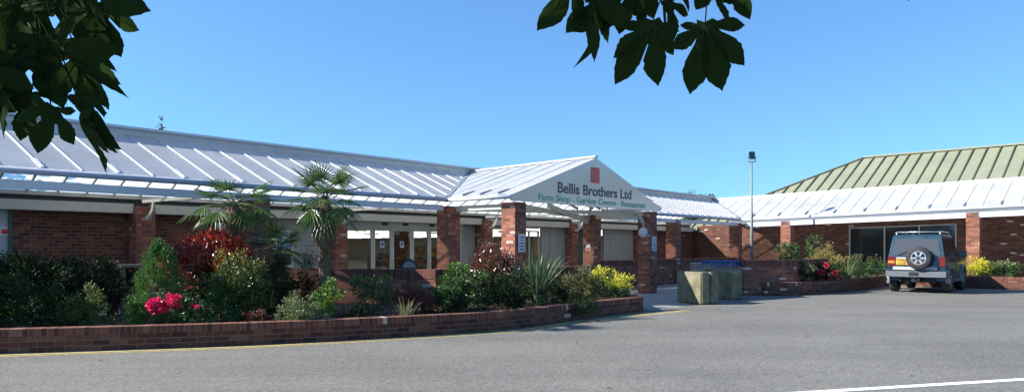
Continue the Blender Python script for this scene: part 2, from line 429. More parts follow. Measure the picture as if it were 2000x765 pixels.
# planter walls -------------------------------------------------------------
main_path = smooth_path([(-16, 8.0), (-11, 9.3), (-7.1, 10.36), (-5.0, 10.93), (-3.2, 11.57), (-.88, 12.75), (.22, 13.62), (1.34, 15.1), (3.0, 17.0)])
ret = [Vector((3.0, 17.0, 0)), Vector((2.98, 18.95, 0))]
def garden_wall(path, h, label, th=.23, name='planter_wall', extra=None):
    root = empty(name, (path[0].x, path[0].y, 0), label, 'wall')
    m = MB(); wall_path(m, path, th, 0, h - .105)
    if extra: wall_path(m, extra, th, 0, h - .105)
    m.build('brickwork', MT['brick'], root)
    c = MB(); inner = offset_path(path, .008); wall_path(c, inner, th + .016, h - .105, h)
    if extra: wall_path(c, offset_path(extra, .008), th + .016, h - .105, h)
    c.build('coping', MT['soldier'], root)
    return root
garden_wall(main_path, .335, 'long low curving red brick planter wall beside the yellow line', extra=ret)

yl = offset_path(main_path, .17)[:-9] + smooth_path([tuple(offset_path(main_path, .17)[-9][:2]), (1.62, 15.0), (2.75, 16.2), (3.5, 16.75), (4.0, 17.3)], 6)
tag(ribbon(yl, .065, .004).build('road_line', MT['yellow_line']), 'solid yellow line close along the foot of the long brick planter', 'road marking')
tag(ribbon(offset_path(yl, .15), .035, .004).build('road_line', MT['yellow_line']), 'thinner worn yellow line on the road side of the pair', 'road marking')
wl = [Vector((1.0, 7.05, 0)), Vector((3.1, 7.63, 0)), Vector((5.77, 8.36, 0)), Vector((9.5, 9.3, 0))]
tag(ribbon(wl, .12, .004).build('road_line', MT['white_line']), 'white painted line crossing the asphalt at lower right', 'road marking')

# soil beds
sb = MB(); inn = offset_path(main_path, -.2)
backp = [M.P(u, v, 0) for u, v in ((-24, .9), (-11, .9), (-6.2, .2))] + [Vector((-4.95, 15.95, 0)), Vector((-1.5, 16.0, 0)), Vector((2.9, 19.0, 0)), Vector((2.9, 17.2, 0))]
poly = [(p.x, p.y) for p in inn] + [(p.x, p.y) for p in reversed(backp)]
from mathutils.geometry import tessellate_polygon
def fill(poly, z, name, mat):
    mb = MB(); tr = tessellate_polygon([[Vector((*p, 0)) for p in poly]])
    for t in tr:
        q = [Vector((*poly[i], z)) for i in t]
        if (q[1] - q[0]).cross(q[2] - q[0]).z < 0: q.reverse()
        mb.face(q)
    return mb.build(name, mat)
tag(fill(poly, .26, 'soil', MT['soil']), kind='structure')

# dwarf walls ----------------------------------------------------------------
def dwarf(pts, h, label, th=.23):
    path = [Vector((*p, 0)) for p in pts]
    root = empty('dwarf_wall', (path[0].x, path[0].y, 0), label, 'wall')
    m = MB(); c = MB()
    for i in range(len(path) - 1):
        seg = path[i:i + 2]
        wall_path(m, seg, th, 0, h - .2)
        wall_path(c, offset_path(seg, .006), th + .012, h - .2, h)
    m.build('brickwork', MT['brick_sunlit'], root); c.build('coping', MT['soldier'], root, bevel=.005)
    return root
dwarf([(-5.95, 16.93), (-1.62, 15.75)], 1.0, 'waist high brick wall with soldier course in front of the glass doors')
dwarf([(-1.56, 15.95), (2.72, 19.0)], 1.0, 'shaded waist high brick wall behind the spiky plant and photinia')
dwarf([tuple(M.P(7.5, .05, 0)[:2]), tuple(M.P(12.8, .05, 0)[:2])], 1.0, 'waist high brick wall between the two rear porch pillars')
dwarf([tuple(M.P(13.4, .05, 0)[:2]), tuple(M.P(18.9, .05, 0)[:2])], .98, 'waist high brick wall running back behind the shopping trolleys')
dwarf([(7.02, 22.45), (8.62, 22.75), (10.6, 24.9)], 1.08, 'waist high brick wall right of the shopping trolleys with sunlit top')

# right low planter wall + bed
rp = smooth_path([(7.6, 22.35), (8.4, 22.42), (9.35, 22.95), (10.75, 24.1), (12.2, 25.6), (13.3, 27.0), (14.25, 28.25)])
garden_wall(rp, .40, 'low curved brick planter wall leading to the parked car')
rp2 = [Vector((14.3, 28.2, 0)) + Vector((.745, -.667, 0)) * t for t in (0, 2, 4, 6, 9)]
garden_wall(rp2, .43, 'low straight brick planter wall in front of the car bonnet')
poly = [(p.x, p.y) for p in offset_path(rp, -.2)] + [(14.4, 28.3)] + [(p.x, p.y) for p in offset_path(rp2, -.2)[1:]] + [(WF.P(12.5, -.3, 0).x, WF.P(12.5, -.3, 0).y), (WF.P(1, -.3, 0).x, WF.P(1, -.3, 0).y), (9.2, 28.5), (8.7, 23.2)]
tag(fill(poly, .33, 'soil', MT['soil']), kind='structure')

# ------------------------------------------------------------------ canopy, porch, wing
ZE, ZR, VR = 2.77, 3.87, 2.6
GU0, GUM, GU1, GV = 0.0, 3.7, 7.4, -2.2
def line_x(F1, v1, F2, v2):                                       # intersection of line v=v1 of F1 with v=v2 of F2 -> (u in F1, u in F2)
    p = F1.o + F1.v * v1; q = F2.o + F2.v * v2; d = F1.u; e = F2.u
    r = q - p; den = d.x * (-e.y) + e.x * d.y
    t = (r.x * (-e.y) + e.x * r.y) / den; s_ = (d.x * r.y - d.y * r.x) / den
    return t, s_
ru, rw = line_x(M, VR, WF, VR)

def slab(mb, pts, th=.02):
    n = (pts[1] - pts[0]).cross(pts[2] - pts[0]).normalized()
    if n.z < 0: n = -n
    mb.face(pts)
def zslope(v): return ZE + (ZR - ZE) * v / VR
def rib(mb, a, b, w=.035, h=.05):
    n = Vector((0, 0, 1)); mb.bar(a + Vector((0, 0, h / 2)), b + Vector((0, 0, h / 2)), w, h)

# --- left + middle canopy
can = empty('covered_walkway', M.P(-5.4, .2, 0), 'long covered walkway with white seamed roof and brick pillars along the shop front', 'walkway canopy')
m = MB(); UL = -10.22
m.face([M.P(UL, 0, ZE), M.P(GU0, 0, ZE), M.P(GUM, VR, ZR), M.P(UL, VR, ZR)])
m.face([M.P(GU1, 0, ZE), M.P(19.16, 0, ZE), M.P(ru, VR, ZR), M.P(GUM, VR, ZR)])
build_sep(m, 'front_roof_slope', MT['roof'], can)
m = MB(); ZB = 2.72
m.face([M.P(UL, VR, ZR), M.P(ru, VR, ZR), M.P(ru, 4.78, ZB), M.P(UL, 4.78, ZB)])
m.build('rear_roof_slope', MT['roof_back'], can)
m = MB(); w = MB(); k = 0; u = UL + .2
while u < 21.5:
    k += 1
    v0 = 0
    if GU0 < u < GU1:
        v0 = VR * (1 - abs(u - GUM) / (GU1 - GUM)) if u > GUM else VR * (u - GU0) / (GUM - GU0)
    vt = VR
    if u > 19.16: v0 = VR * (u - 19.16) / (ru - 19.16)
    if v0 < VR - .15 and u < ru:
        rib(m, M.P(u, v0 + .02, zslope(v0 + .02)), M.P(u, vt, zslope(vt)), .02, .02)
        if k % 2 == 0 and v0 == 0: rib(w, M.P(u, .03, zslope(.03)), M.P(u, .42, zslope(.42)), .055, .03)
    u += .6
m.build('roof_seam', MT['roof_rib'], can)['kind'] = 'stuff'; w.build('seam_clip', MT['roof_rib'], can)['kind'] = 'stuff'
m = MB(); u = UL + .2                                            # rafters seen from below
while u < ru:
    v0 = 0.02
    if GU0 < u < GU1: v0 = VR * (1 - abs(u - GUM) / 3.7)
    if v0 < VR - .2: m.bar(M.P(u, v0, zslope(v0) - .035), M.P(u, VR, ZR - .035), .04, .045)
    m.bar(M.P(u, VR, ZR - .06), M.P(u, 4.7, ZB - .05), .04, .05)
    u += .6
m.build('rafters', MT['cream'], can)['kind'] = 'stuff'
m = MB(); m.box(M, UL, ru, VR - .05, VR + .05, ZR - .02, ZR + .088); m.box(M, UL, ru, VR - .2, VR + .2, ZR + .09, ZR + .14)
m.build('ridge_cap', MT['white'], can)
def gutter(pts, name, parent, mat=MT['gutter'], r=.056):
    mb = MB(); mb.tube(pts, r, 12); return mb.build(name, mat, parent, smooth=True)
gutter([M.P(UL, -.07, 2.705), M.P(GU0 + .02, -.07, 2.705)], 'gutter', can)
gutter([M.P(GU1 - .02, -.07, 2.705), M.P(19.2, -.07, 2.705)], 'gutter', can)
m = MB()
for a, b in ((UL, -.12), (7.55, 19.05)): m.box(M, a, b, .02, .10, 2.42, 2.565)
build_sep(m, 'front_beam', MT['white'], can)
# valley flashings
m = MB()
def valley(mb, a, b, w=.12):
    mb.bar(a + Vector((0, 0, .02)), b + Vector((0, 0, .02)), w, .03)
valley(m, M.P(GU0, 0, ZE), M.P(GUM, VR, ZR)); valley(m, M.P(GU1, 0, ZE), M.P(GUM, VR, ZR)); valley(m, M.P(19.16, 0, ZE), M.P(ru, VR, ZR), .08)
build_sep(m, 'valley_flashing', MT['lead'], can)
def pillar(F, u, v, top, parent, s=.44, z0=0):
    mb = MB(); mb.box(F, u - s / 2, u + s / 2, v - s / 2, v + s / 2, z0, top); return mb.build('pillar', MT['brick_sunlit'], parent)
for u in (-11.2, -5.43, .3, 13.1, 19.25): pillar(M, u, .24, 2.55, can)
pillar(M, 7.22, .24, 2.55, can)
PIL = [-11.5, -5.8, -.05, 6.6, 12.15, 17.97]
for u in PIL[0:]:                                                 # cross ties with curved knee braces over each pilaster
    t = MB(); t.box(M, u - .03, u + .03, .46, 4.5, 2.53, 2.60)
    t.build('tie_beam', MT['cream'], can)
    b_ = MB(); pts = [M.P(u, 4.36 - .40 * math.sin(a), 2.16 + .36 * (1 - math.cos(a)) * 1.05) for a in [PI / 2 * i / 5 for i in range(6)]]
    for a, c in zip(pts[:-1], pts[1:]): b_.bar(a, c, .05, .09)
    b_.build('knee_brace', MT['cream'], can)

# --- porch
por = empty('entrance_porch', M.P(3.7, -2.0, 0), 'gabled entrance porch with bright white seamed roof on brick pillars', 'porch')
def zrid(v): return ZR + .11 * (VR - v) / (VR + 2.2)
def zg(u): return ZE + (ZR - ZE) * (1 - abs(u - GUM) / 3.7)
m = MB()
m.face([M.P(GU0, GV, ZE), M.P(GUM, GV, zrid(GV)), M.P(GUM, VR, ZR), M.P(GU0, 0, ZE)][::-1])
m.face([M.P(GU1, GV, ZE), M.P(GU1, 0, ZE), M.P(GUM, VR, ZR), M.P(GUM, GV, zrid(GV))])
m.build('roof', MT['roof'], por)
m = MB(); w = MB(); v = GV + .5; k = 0
while v < VR - .3:
    f = max(0, v / VR)
    for sgn in (-1, 1):
        ue = GUM + sgn * 3.7 * (1 - f) ; 
        rib(m, M.P(ue - sgn * .03, v, zg(ue)), M.P(GUM + sgn * .05, v, zrid(v)), .022, .024)
        if k % 2 == 0 or v < 0:
            if v < .1: rib(w, M.P(ue - sgn * .05, v, zg(ue - sgn * .05)), M.P(ue - sgn * .5, v, zg(ue - sgn * .45)), .055, .05)
    v += .6; k += 1
m.build('roof_seam', MT['roof_rib'], por)['kind'] = 'stuff'; w.build('seam_clip', MT['lead'], por)['kind'] = 'stuff'
m = MB(); m.bar(M.P(GUM, GV - .04, zrid(GV) + .03), M.P(GUM, VR, ZR + .03), .16, .05); m.build('ridge_cap', MT['white'], por)
gutter([M.P(GU0 - .06, GV - .02, 2.70), M.P(GU0 - .06, 0, 2.70)], 'gutter', por, MT['white'])
gutter([M.P(GU1 + .06, GV - .02, 2.70), M.P(GU1 + .06, 0, 2.70)], 'gutter', por, MT['white'])
m = MB()                                                          # gable board
a = [M.P(GU0 - .03, GV - .02, 2.60), M.P(GU1 + .03, GV - .02, 2.60), M.P(GU1 + .03, GV - .02, 2.75), M.P(GUM, GV - .02, zrid(GV) - .005), M.P(GU0 - .03, GV - .02, 2.75)]
d = M.v * .05; b2 = [p + d for p in a]
m.face(a); m.face(b2[::-1])
for i in range(5): j = (i + 1) % 5; m.face([a[j], a[i], b2[i], b2[j]])
m.build('gable_board', MT['gable'], por)
for u, v in ((.40, -1.93), (7.12, -1.93)): pillar(M, u, v, 2.585, por)
m = MB()
for u in (.40, 7.12): m.box(M, u - .05, u + .05, -1.70, .01, 2.40, 2.56)
build_sep(m, 'side_beam', MT['cream'], por)
m = MB()                                                          # rafters and diagonal braces seen in the open gable
for v in (-1.6, -1.0, -.4, .2, .8):
    for s in (-1, 1): m.bar(M.P(GUM + s * 3.5, v, zg(GUM + s * 3.5) - .06), M.P(GUM, v, ZR - .07), .04, .08)
m.build('rafters', MT['panel'], por)['kind'] = 'stuff'
m = MB()
m.bar(M.P(.55, -1.9, 2.52), M.P(7.0, .2, 2.42), .07, .13); m.bar(M.P(1.6, -2.1, 2.56), M.P(7.0, .25, 2.30), .05, .12)
m.bar(M.P(3.7, -2.05, 2.66), M.P(7.05, .25, 2.5), .06, .14)
m.bar(M.P(6.9, -1.9, 2.52), M.P(.5, .2, 2.5), .06, .12)
m.bar(M.P(6.93, -1.93, 2.15), M.P(6.45, -1.93, 2.57), .07, .12)
build_sep(m, 'diagonal_brace', MT['cream'], por)

# --- wing
wing = empty('covered_walkway', WF.P(5, .2, 0), 'covered walkway with brilliant white seamed roof turning towards the car', 'walkway canopy')
UR = 15.5
m = MB(); m.face([WF.P(0, 0, ZE), WF.P(UR, 0, ZE), WF.P(UR, VR, ZR), WF.P(rw, VR, ZR)])
m.build('front_roof_slope', MT['roof'], wing)
m = MB(); m.face([WF.P(rw, VR, ZR), WF.P(UR, VR, ZR), WF.P(UR, 4.9, ZB), WF.P(rw, 4.9, ZB)]); m.build('rear_roof_slope', MT['roof'], wing)
m = MB(); w = MB(); u = rw + .25; k = 0
while u < UR:
    k += 1; v0 = 0 if u > 0 else VR * (u / rw)
    if v0 < VR - .1:
        rib(m, WF.P(u, v0 + .02, zslope(v0 + .02)), WF.P(u, VR, ZR), .022, .028)
        if k % 2 == 0 and v0 == 0: rib(w, WF.P(u, .03, zslope(.03)), WF.P(u, .36, zslope(.36)), .05, .055)
    u += .6
m.build('roof_seam', MT['roof_rib'], wing)['kind'] = 'stuff'; w.build('seam_clip', MT['lead'], wing)['kind'] = 'stuff'
m = MB(); m.box(WF, rw + .1, UR, VR - .08, VR + .08, ZR - .02, ZR + .10); m.build('ridge_cap', MT['white'], wing)
gutter([WF.P(.03, -.07, 2.705), WF.P(UR, -.07, 2.705)], 'gutter', wing, MT['white'])
m = MB(); m.box(WF, .25, UR, .02, .10, 2.36, 2.565); m.build('front_beam', MT['white'], wing)
for px in (1538, 1902): pillar(WF, WF.U(px, .24), .24, 2.55, wing)
m = MB(); u = .3
while u < UR: m.bar(WF.P(u, .02, ZE - .06), WF.P(u, VR, ZR - .06), .045, .09); u += .6
m.build('rafters', MT['panel'], wing)['kind'] = 'stuff'

# ------------------------------------------------------------------ shop building
shop = empty('farm_shop', M.P(0, 4.75, 0), 'long single storey red brick farm shop behind the covered walkway', 'shop building')
VW = 4.75
def up(px): return M.U(px, VW)
u_door0, u_door1 = up(545), up(928)
brick_spans = [(-24, up(2) - .9), (up(22), up(533)), (up(640), up(668)), (up(930), up(962)), (up(1098), up(1128)), (up(1236), 24.9)]
_, wstart = line_x(M, VW, WF, VW); mend, _ = line_x(M, VW, WF, VW)
brick_spans[-1] = (up(1236), mend)
m = MB()
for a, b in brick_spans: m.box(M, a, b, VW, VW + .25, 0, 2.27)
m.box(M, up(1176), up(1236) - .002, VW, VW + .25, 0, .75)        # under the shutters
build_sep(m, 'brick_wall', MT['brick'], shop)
m = MB(); m.box(M, -24, mend - .3, VW - .09, VW + .25, 2.62, 2.71); m.build('wall_plate', MT['cream'], shop)
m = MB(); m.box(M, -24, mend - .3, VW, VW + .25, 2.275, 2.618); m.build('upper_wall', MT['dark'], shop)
m = MB()
for a, b in zip([-24] + PIL, PIL + [mend - .3]):
    m.box(M, a + (.23 if a > -24 else 0), b - .23, VW - .26, VW - .03, 2.28, 2.50)
build_sep(m, 'fascia', MT['cream'], shop)
for u in PIL:
    q = MB(); q.box(M, u - .22, u + .22, VW - .40, VW - .002, 0, 2.44); q.build('pilaster', MT['brick_sunlit'], shop)
def part_door(u0, u1, z0, z1, v, fr=.06, name='glass_door', parent=None, glass=MT['glass'], frame=MT['cream'], mull=()):
    f = MB()
    f.box(M, u0, u0 + fr, v, v + .06, z0, z1); f.box(M, u1 - fr, u1, v, v + .06, z0, z1)
    f.box(M, u0 + fr, u1 - fr, v, v + .06, z0, z0 + fr); f.box(M, u0 + fr, u1 - fr, v, v + .06, z1 - fr, z1)
    for mu in mull: f.box(M, mu - fr / 2, mu + fr / 2, v + .004, v + .056, z0 + fr, z1 - fr)
    o = f.build(name, frame, parent)
    p = MB(); p.box(M, u0 + fr, u1 - fr, v + .025, v + .035, z0 + fr, z1 - fr); p.build('pane', glass, o)
    return o
edges = [668, 731, 768, 807, 841, 903]
for a, b in zip(edges[:-1], edges[1:]): part_door(up(a) + .01, up(b) - .01, .02, 2.06, VW + .05, .07, parent=shop)
m = MB(); m.box(M, up(664), up(905), VW + .02, VW + .2, 2.062, 2.30); m.build('door_header', MT['cream'], shop)
m = MB()
for px in (752, 792, 844): m.box(M, up(px) - .1, up(px) + .1, VW - .02, VW + .018, 2.17, 2.25)
build_sep(m, 'door_sensor', MT['black'], shop)
m = MB()                                                          # pale panelled wall right of the sliding doors
for a, b in ((903, 916), (916, 930)): m.box(M, up(a) + .01, up(b) - .008, VW + .06, VW + .12, 0, 2.27)
build_sep(m, 'wall_panel', MT['panel'], shop)
part_door(up(962), up(985), .02, 2.2, VW + .05, .06, parent=shop, name='window', frame=MT['cream'])
part_door(up(985) + .01, up(1055), .5, 2.12, VW + .05, .06, parent=shop, name='window', frame=MT['cream'], mull=(up(1036),))
m = MB(); m.box(M, up(962), up(1055), VW + .04, VW + .2, 2.202, 2.30); m.box(M, up(985) + .01, up(1055), VW + .03, VW + .2, 0, .498); build_sep(m, 'window_surround', MT['cream'], shop)
def shutter(a, b, z0, z1, n):
    q = MB()
    for i in range(n):
        x0 = a + (b - a) * i / n; x1 = a + (b - a) * (i + 1) / n
        q.box(M, x0 + .012, x1 - .012, VW - .03, VW + .05, z0, z1)
    q.box(M, a, b, VW, VW + .04, z0 + .01, z1 - .01)
    return q.build('folding_shutter', MT['panel'], shop, bevel=.01)
shutter(up(1056), up(1103), .02, 2.3, 3); shutter(up(1178), up(1236), .76, 2.27, 5)
m = MB(); m.box(M, up(1128), up(1176), VW + .1, VW + .2, 0, 2.27); m.build('dark_doorway', MT['greenframe'], shop)
# pale panel with dark window left of the doors, grey fire door at far left
m = MB(); m.box(M, up(533), up(640) - .002, VW + .02, VW + .2, 0, 2.27); m.build('pale_wall_panel', MT['panel'], shop)
o = part_door(up(538), up(572), .9, 1.95, VW - .03, .06, parent=shop, name='window', glass=MT['glass_dark'], frame=MT['cream'])
m = MB(); m.box(M, up(2) - .9, up(22) - .05, VW + .02, VW + .1, 0, 2.27); fd = m.build('fire_door', MT['doorgrey'], shop)
m = MB(); m.box(M, up(22) - .06, up(22) + .02, VW - .03, VW - .002, 0, 2.27); m.build('frame', MT['greenframe'], fd)
# inner room
m = MB(); m.box(M, u_door0 - 5, 40, VW + .3, 60, -.02, .012); m.build('shop_floor', MT['shopfloor'], shop)
m = MB(); m.box(M, u_door0 - 5, 40, VW + .26, 60, 2.42, 2.5); m.build('ceiling', MT['shopwall'], shop)
m = MB(); m.box(M, u_door0 - 5, 40, 60, 60.2, 0, 2.42); m.box(M, u_door0 - 5.2, u_door0 - 5, VW + .3, 60, 0, 2.42); m.box(M, 40, 40.2, VW + .3, 60, 0, 2.42); build_sep(m, 'inner_wall', MT['shopwall'], shop)
def emis(name, col, st):
    mm, nt, b = new_mat(name); b.inputs['Emission Color'].default_value = (*col, 1); b.inputs['Emission Strength'].default_value = st
    n = noise_(nt, 2); nt.links.new(ramp(nt, n, [(0, (.7, .7, .7)), (1, (.9, .9, .9))]), b.inputs['Base Color']); return mm
MT['tube'] = emis('fluorescent_tube', (1, .97, .88), 1.1)
for j in range(16):
    t = MB()
    for i in range(5): 
        u = u_door0 - 3 + i * 9; v = VW + 1.5 + j * 3.2; t.box(M, u, u + 7.5, v, v + .16, 2.34, 2.40)
    build_sep(t, 'ceiling_light', MT['tube'], shop)
m = MB(); uc = M.U(782, VW + 3); m.box(M, uc, uc + .45, VW + 3, VW + 3.45, 0.02, 2.29); m.build('inner_column', MT['brick_sunlit'], shop)
for i, (u, v, l, h, mt, lb) in enumerate([(M.U(735, VW + 4), VW + 4, 1.6, 1.15, 'goods_b', 'shop shelf behind the left glass door'), (M.U(812, VW + 2.2), VW + 2.2, 1.3, 1.35, 'goods_a', 'orange brown display stand behind the right glass door'), (M.U(770, VW + 8), VW + 8, 4, 1.5, 'goods_b', 'tall display shelf deep inside the shop')]):
    root = empty('display_shelf', M.P(u, v, .02), lb, 'shelf')
    fr_ = MB()
    for k in range(4): fr_.box(M, u, u + l, v, v + .5, .1 + k * h / 4, .13 + k * h / 4)
    fr_.box(M, u - .04, u - .002, v, v + .5, .02, h); fr_.box(M, u + l + .002, u + l + .04, v, v + .5, .02, h); fr_.build('rack', MT['panel'], root)
    gd = MB()
    for k in range(4):
        x = u + .03
        while x < u + l - .2:
            ww = R.uniform(.08, .2); gd.box(M, x, x + ww - .02, v + .05, v + .4, .132 + k * h / 4, .13 + k * h / 4 + R.uniform(.1, h / 4 - .06)); x += ww
    gd.build('goods', MT[mt], root)['kind'] = 'stuff'

# side wing building
sw = empty('side_wing', WF.P(3, VW, 0), 'red brick wing with long dark window behind the parked car', 'building')
w0, w1 = WF.U(1658, VW), WF.U(1868, VW); zb, zt = .30, 2.30
m = MB()
m.box(WF, wstart + .26, w0, VW, VW + .25, -.1, 2.7); m.box(WF, w1, 18, VW, VW + .25, -.4, 2.7)
m.box(WF, w0, w1, VW, VW + .25, -.3, zb); m.box(WF, w0, w1, VW, VW + .25, zt, 2.7)
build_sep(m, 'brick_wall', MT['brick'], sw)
f = MB(); fr = .05
m1 = WF.U(1727, VW); m2 = WF.U(1795, VW)
f.box(WF, w0, w0 + fr, VW + .02, VW + .09, zb, zt); f.box(WF, w1 - fr, w1, VW + .02, VW + .09, zb, zt)
f.box(WF, w0 + fr, w1 - fr, VW + .02, VW + .09, zb, zb + fr); f.box(WF, w0 + fr, w1 - fr, VW + .02, VW + .09, zt - fr, zt)
for mu in (m1, m2): f.box(WF, mu - .025, mu + .025, VW + .024, VW + .086, zb + fr, zt - fr)
win = f.build('window', MT['cream'], sw)
for a, b in ((w0 + fr, m1 - .025), (m1 + .025, m2 - .025), (m2 + .025, w1 - fr)):
    p = MB(); p.box(WF, a, b, VW + .05, VW + .06, zb + fr, zt - fr); p.build('pane', MT['glass_dark'], win)
# hall with green roof
ha = Vector((20.5, 43.2, 0)); hd = Vector((.739, -.674, 0)); HF = Frame((ha.x, ha.y), (hd.x, hd.y))
hall = empty('garden_hall', (ha.x, ha.y, 0), 'tall hall with sage green hipped metal roof behind the wing', 'building')
HW, HZ, ph = 8.0, 6.62, .53
ZEH = HZ - ph * HW; sh = .009
A1, A2 = HF.P(0, 0, HZ), HF.P(26, 0, HZ + 26 * sh)
E1, E2 = HF.P(-HW, -HW, ZEH), HF.P(26, -HW, ZEH + .2); B1, B2 = HF.P(-HW, HW, ZEH), HF.P(26, HW, ZEH + .2)
m = MB(); m.face([E1, E2, A2, A1]); m.face([B2, B1, A1, A2]); m.face([B1, E1, A1]); m.build('roof', MT['green_roof'], hall)
m = MB(); u = -HW + .5
while u < 26:
    f0 = 1.0 if u > 0 else (u + HW) / HW
    top = HF.P(u, -HW + HW * f0, ZEH + (HZ - ZEH) * f0 + (max(u, 0) * sh)); bot = HF.P(u, -HW, ZEH + max(u, 0) * .0077)
    m.bar(bot + Vector((0, 0, .035)), top + Vector((0, 0, .035)), .06, .08); u += .62
m.build('roof_seam', MT['rib_shadow'], hall)['kind'] = 'stuff'
m = MB(); m.bar(A1 + Vector((0, 0, .04)), A2 + Vector((0, 0, .04)), .3, .08); m.bar(E1 + Vector((0, 0, .04)), A1 + Vector((0, 0, .04)), .2, .07); m.build('ridge_cap', MT['green_roof'], hall)
m = MB(); m.box(HF, -HW + .3, 26, -HW + .3, HW - .3, 0, ZEH - .02); m.build('wall', MT['brick'], hall)

# ------------------------------------------------------------------ sign lettering
def text_mesh(body, size, depth, cx=.8, bold=0.0, align='LEFT'):
    cu = bpy.data.curves.new('t', 'FONT'); cu.body = body; cu.size = size; cu.extrude = depth; cu.offset = bold; cu.align_x = align
    o = bpy.data.objects.new('t', cu); COL.objects.link(o); bpy.context.view_layer.update()
    dg = bpy.context.evaluated_depsgraph_get(); me = bpy.data.meshes.new_from_object(o.evaluated_get(dg))
    bpy.data.objects.remove(o); 
    return me
def put_text(body, F, u0, u1, z0, h, v, mat, name, parent, bold=.0, normal='front'):
    me = text_mesh(body, 1.0, .0, bold=bold)
    xs = [q.co.x for q in me.vertices]; ys = [q.co.y for q in me.vertices]
    capm = text_mesh('B', 1.0, 0, bold=bold); ch = max(q.co.y for q in capm.vertices)
    sx = (u1 - u0) / (max(xs) - min(xs)); sy = h / ch; x0 = min(xs)
    off = WORLD(parent)
    for q in me.vertices:
        if normal == 'front': p = F.P(u0 + (q.co.x - x0) * sx, v, z0 + q.co.y * sy)
        else: p = F.P(v, u1 - (q.co.x - x0) * sx, z0 + q.co.y * sy)
        q.co = p - off
    if ' ' in body:                                               # one part per word
        xs2 = {}
        cut = []; acc = ''
        for wd_ in body.split(' ')[:-1]:
            acc += wd_ + ' '; a_ = text_mesh(acc + '|', 1.0, 0, bold=bold); cut.append(u0 + ((max(q.co.x for q in a_.vertices)) - x0) * sx - .055 * h / .17)
        src = [tuple(q.co) for q in me.vertices]; org = [q for q in xs]
        ux = [u0 + (x - x0) * sx for x in xs]
        buckets = {}
        for p_ in me.polygons:
            c_ = sum(ux[i] for i in p_.vertices) / len(p_.vertices); k = sum(1 for c in cut if c_ > c); buckets.setdefault(k, []).append(tuple(p_.vertices))
        for k in sorted(buckets):
            used = sorted({i for f in buckets[k] for i in f}); mp = {i: j for j, i in enumerate(used)}
            m2 = bpy.data.meshes.new(name); m2.from_pydata([src[i] for i in used], [], [tuple(mp[i] for i in f) for f in buckets[k]]); m2.materials.append(mat)
            o = bpy.data.objects.new(name, m2); COL.objects.link(o); o.parent = parent
            s_ = o.modifiers.new('thickness', 'SOLIDIFY'); s_.thickness = .006; s_.offset = 0
        return o
    me.materials.clear(); me.materials.append(mat)
    o = bpy.data.objects.new(name, me); COL.objects.link(o); o.parent = parent
    s = o.modifiers.new('thickness', 'SOLIDIFY'); s.thickness = .006; s.offset = 0
    return o
sign = empty('shop_sign', M.P(3.7, GV - .03, 2.62), 'painted shop name lettering and red emblem across the white gable', 'sign')
vt = GV - .026
put_text('Bellis Brothers Ltd', M, 1.86, 5.62, 2.905, .275, vt, MT['letter_dark'], 'name_lettering', sign, .016)
put_text('Farm Shop - Garden Centre - Restaurant', M, 1.04, 6.46, 2.672, .165, vt, MT['letter_green'], 'green_lettering', sign, .004)
ul0, ul1 = 3.42, 3.86
m = MB(); m.box(M, ul0, ul1, vt - .006, vt + .004, 3.26, 3.70); lg = m.build('emblem', MT['logo'], sign)
m = MB()
for k in range(9):
    a = 2 * PI * k / 9; c = ((ul0 + ul1) / 2, 3.50)
    pts = [(c[0] + .05 * math.cos(a), c[1] + .05 * math.sin(a)), (c[0] + .12 * math.cos(a - .2), c[1] + .12 * math.sin(a - .2)), (c[0] + .16 * math.cos(a), c[1] + .16 * math.sin(a)), (c[0] + .12 * math.cos(a + .2), c[1] + .12 * math.sin(a + .2))]
    m.face([M.P(x, vt - .009, z) for x, z in pts])
m.build('flower_mark', simple('emblem_flower', (.68, .16, .12), .5), lg)

def notice(F, u, v, z0, z1, w, label, lines, arrow=True, axis='front', frame=None, gap=.006):
    if axis == 'front': c = F.P(u, v, z0)
    else: c = F.P(u, v, z0)
    root = empty('notice_sign', c, label, 'sign')
    mb = MB()
    if axis == 'front': mb.box(F, u - w / 2, u + w / 2, v - .018, v - .002, z0, z1)
    else: mb.box(F, u - .018, u - .002, v - w / 2, v + w / 2, z0, z1)
    mb.build('board', MT['white'] if frame is None else frame, root)
    H = z1 - z0
    for i, (t, k) in enumerate(lines):
        zz = z1 - H * (.22 + i * .165)
        if axis == 'front': put_text(t, F, u - w * k / 2, u + w * k / 2, zz, H * .075, v - .022, MT['letter_dark'], 'lettering', root)
        else: put_text(t, F, v - w * k / 2, v + w * k / 2, zz, H * .1, u - .022, MT['letter_dark'], 'lettering', root, normal='side')
    if arrow:
        q = MB(); za = z0 + H * .15; a = w * .32
        pts = [(-a, 0), (-a * .45, -.032), (-a * .45, -.012), (a * .45, -.012), (a * .45, -.032), (a, 0), (a * .45, .032), (a * .45, .012), (-a * .45, .012), (-a * .45, .032)]
        q.face([F.P(u + x, v - .0225, za + z) for x, z in pts]); q.build('arrow', MT['black'], root)
    return root
LN = [('GIVE', .55), ('THE', .4), ('GARDEN', .72), ('TROLLEY', .78)]
notice(M, .40 + .03, -1.93 - .22, 1.35, 1.80, .27, 'tall white notice with double arrow on the sunlit front porch pillar', LN)
notice(M, 7.12 + .03, -1.93 - .22, 1.34, 1.79, .27, 'tall white notice with double arrow on the shaded pillar under the gable end', LN)
r_ = notice(M, 7.22 - .22, .24, 1.34, 1.57, .17, 'small white and red notice on the middle porch pillar', [], False, 'side')
q = MB(); q.box(M, 7.22 - .22 - .024, 7.22 - .22 - .0185, .19, .30, 1.36, 1.44); q.build('red_band', MT['red'], r_)
r_ = notice(M, up(9), VW + .02, 1.72, 1.92, .2, 'small white fire notice with red square on the grey fire door', [], False)
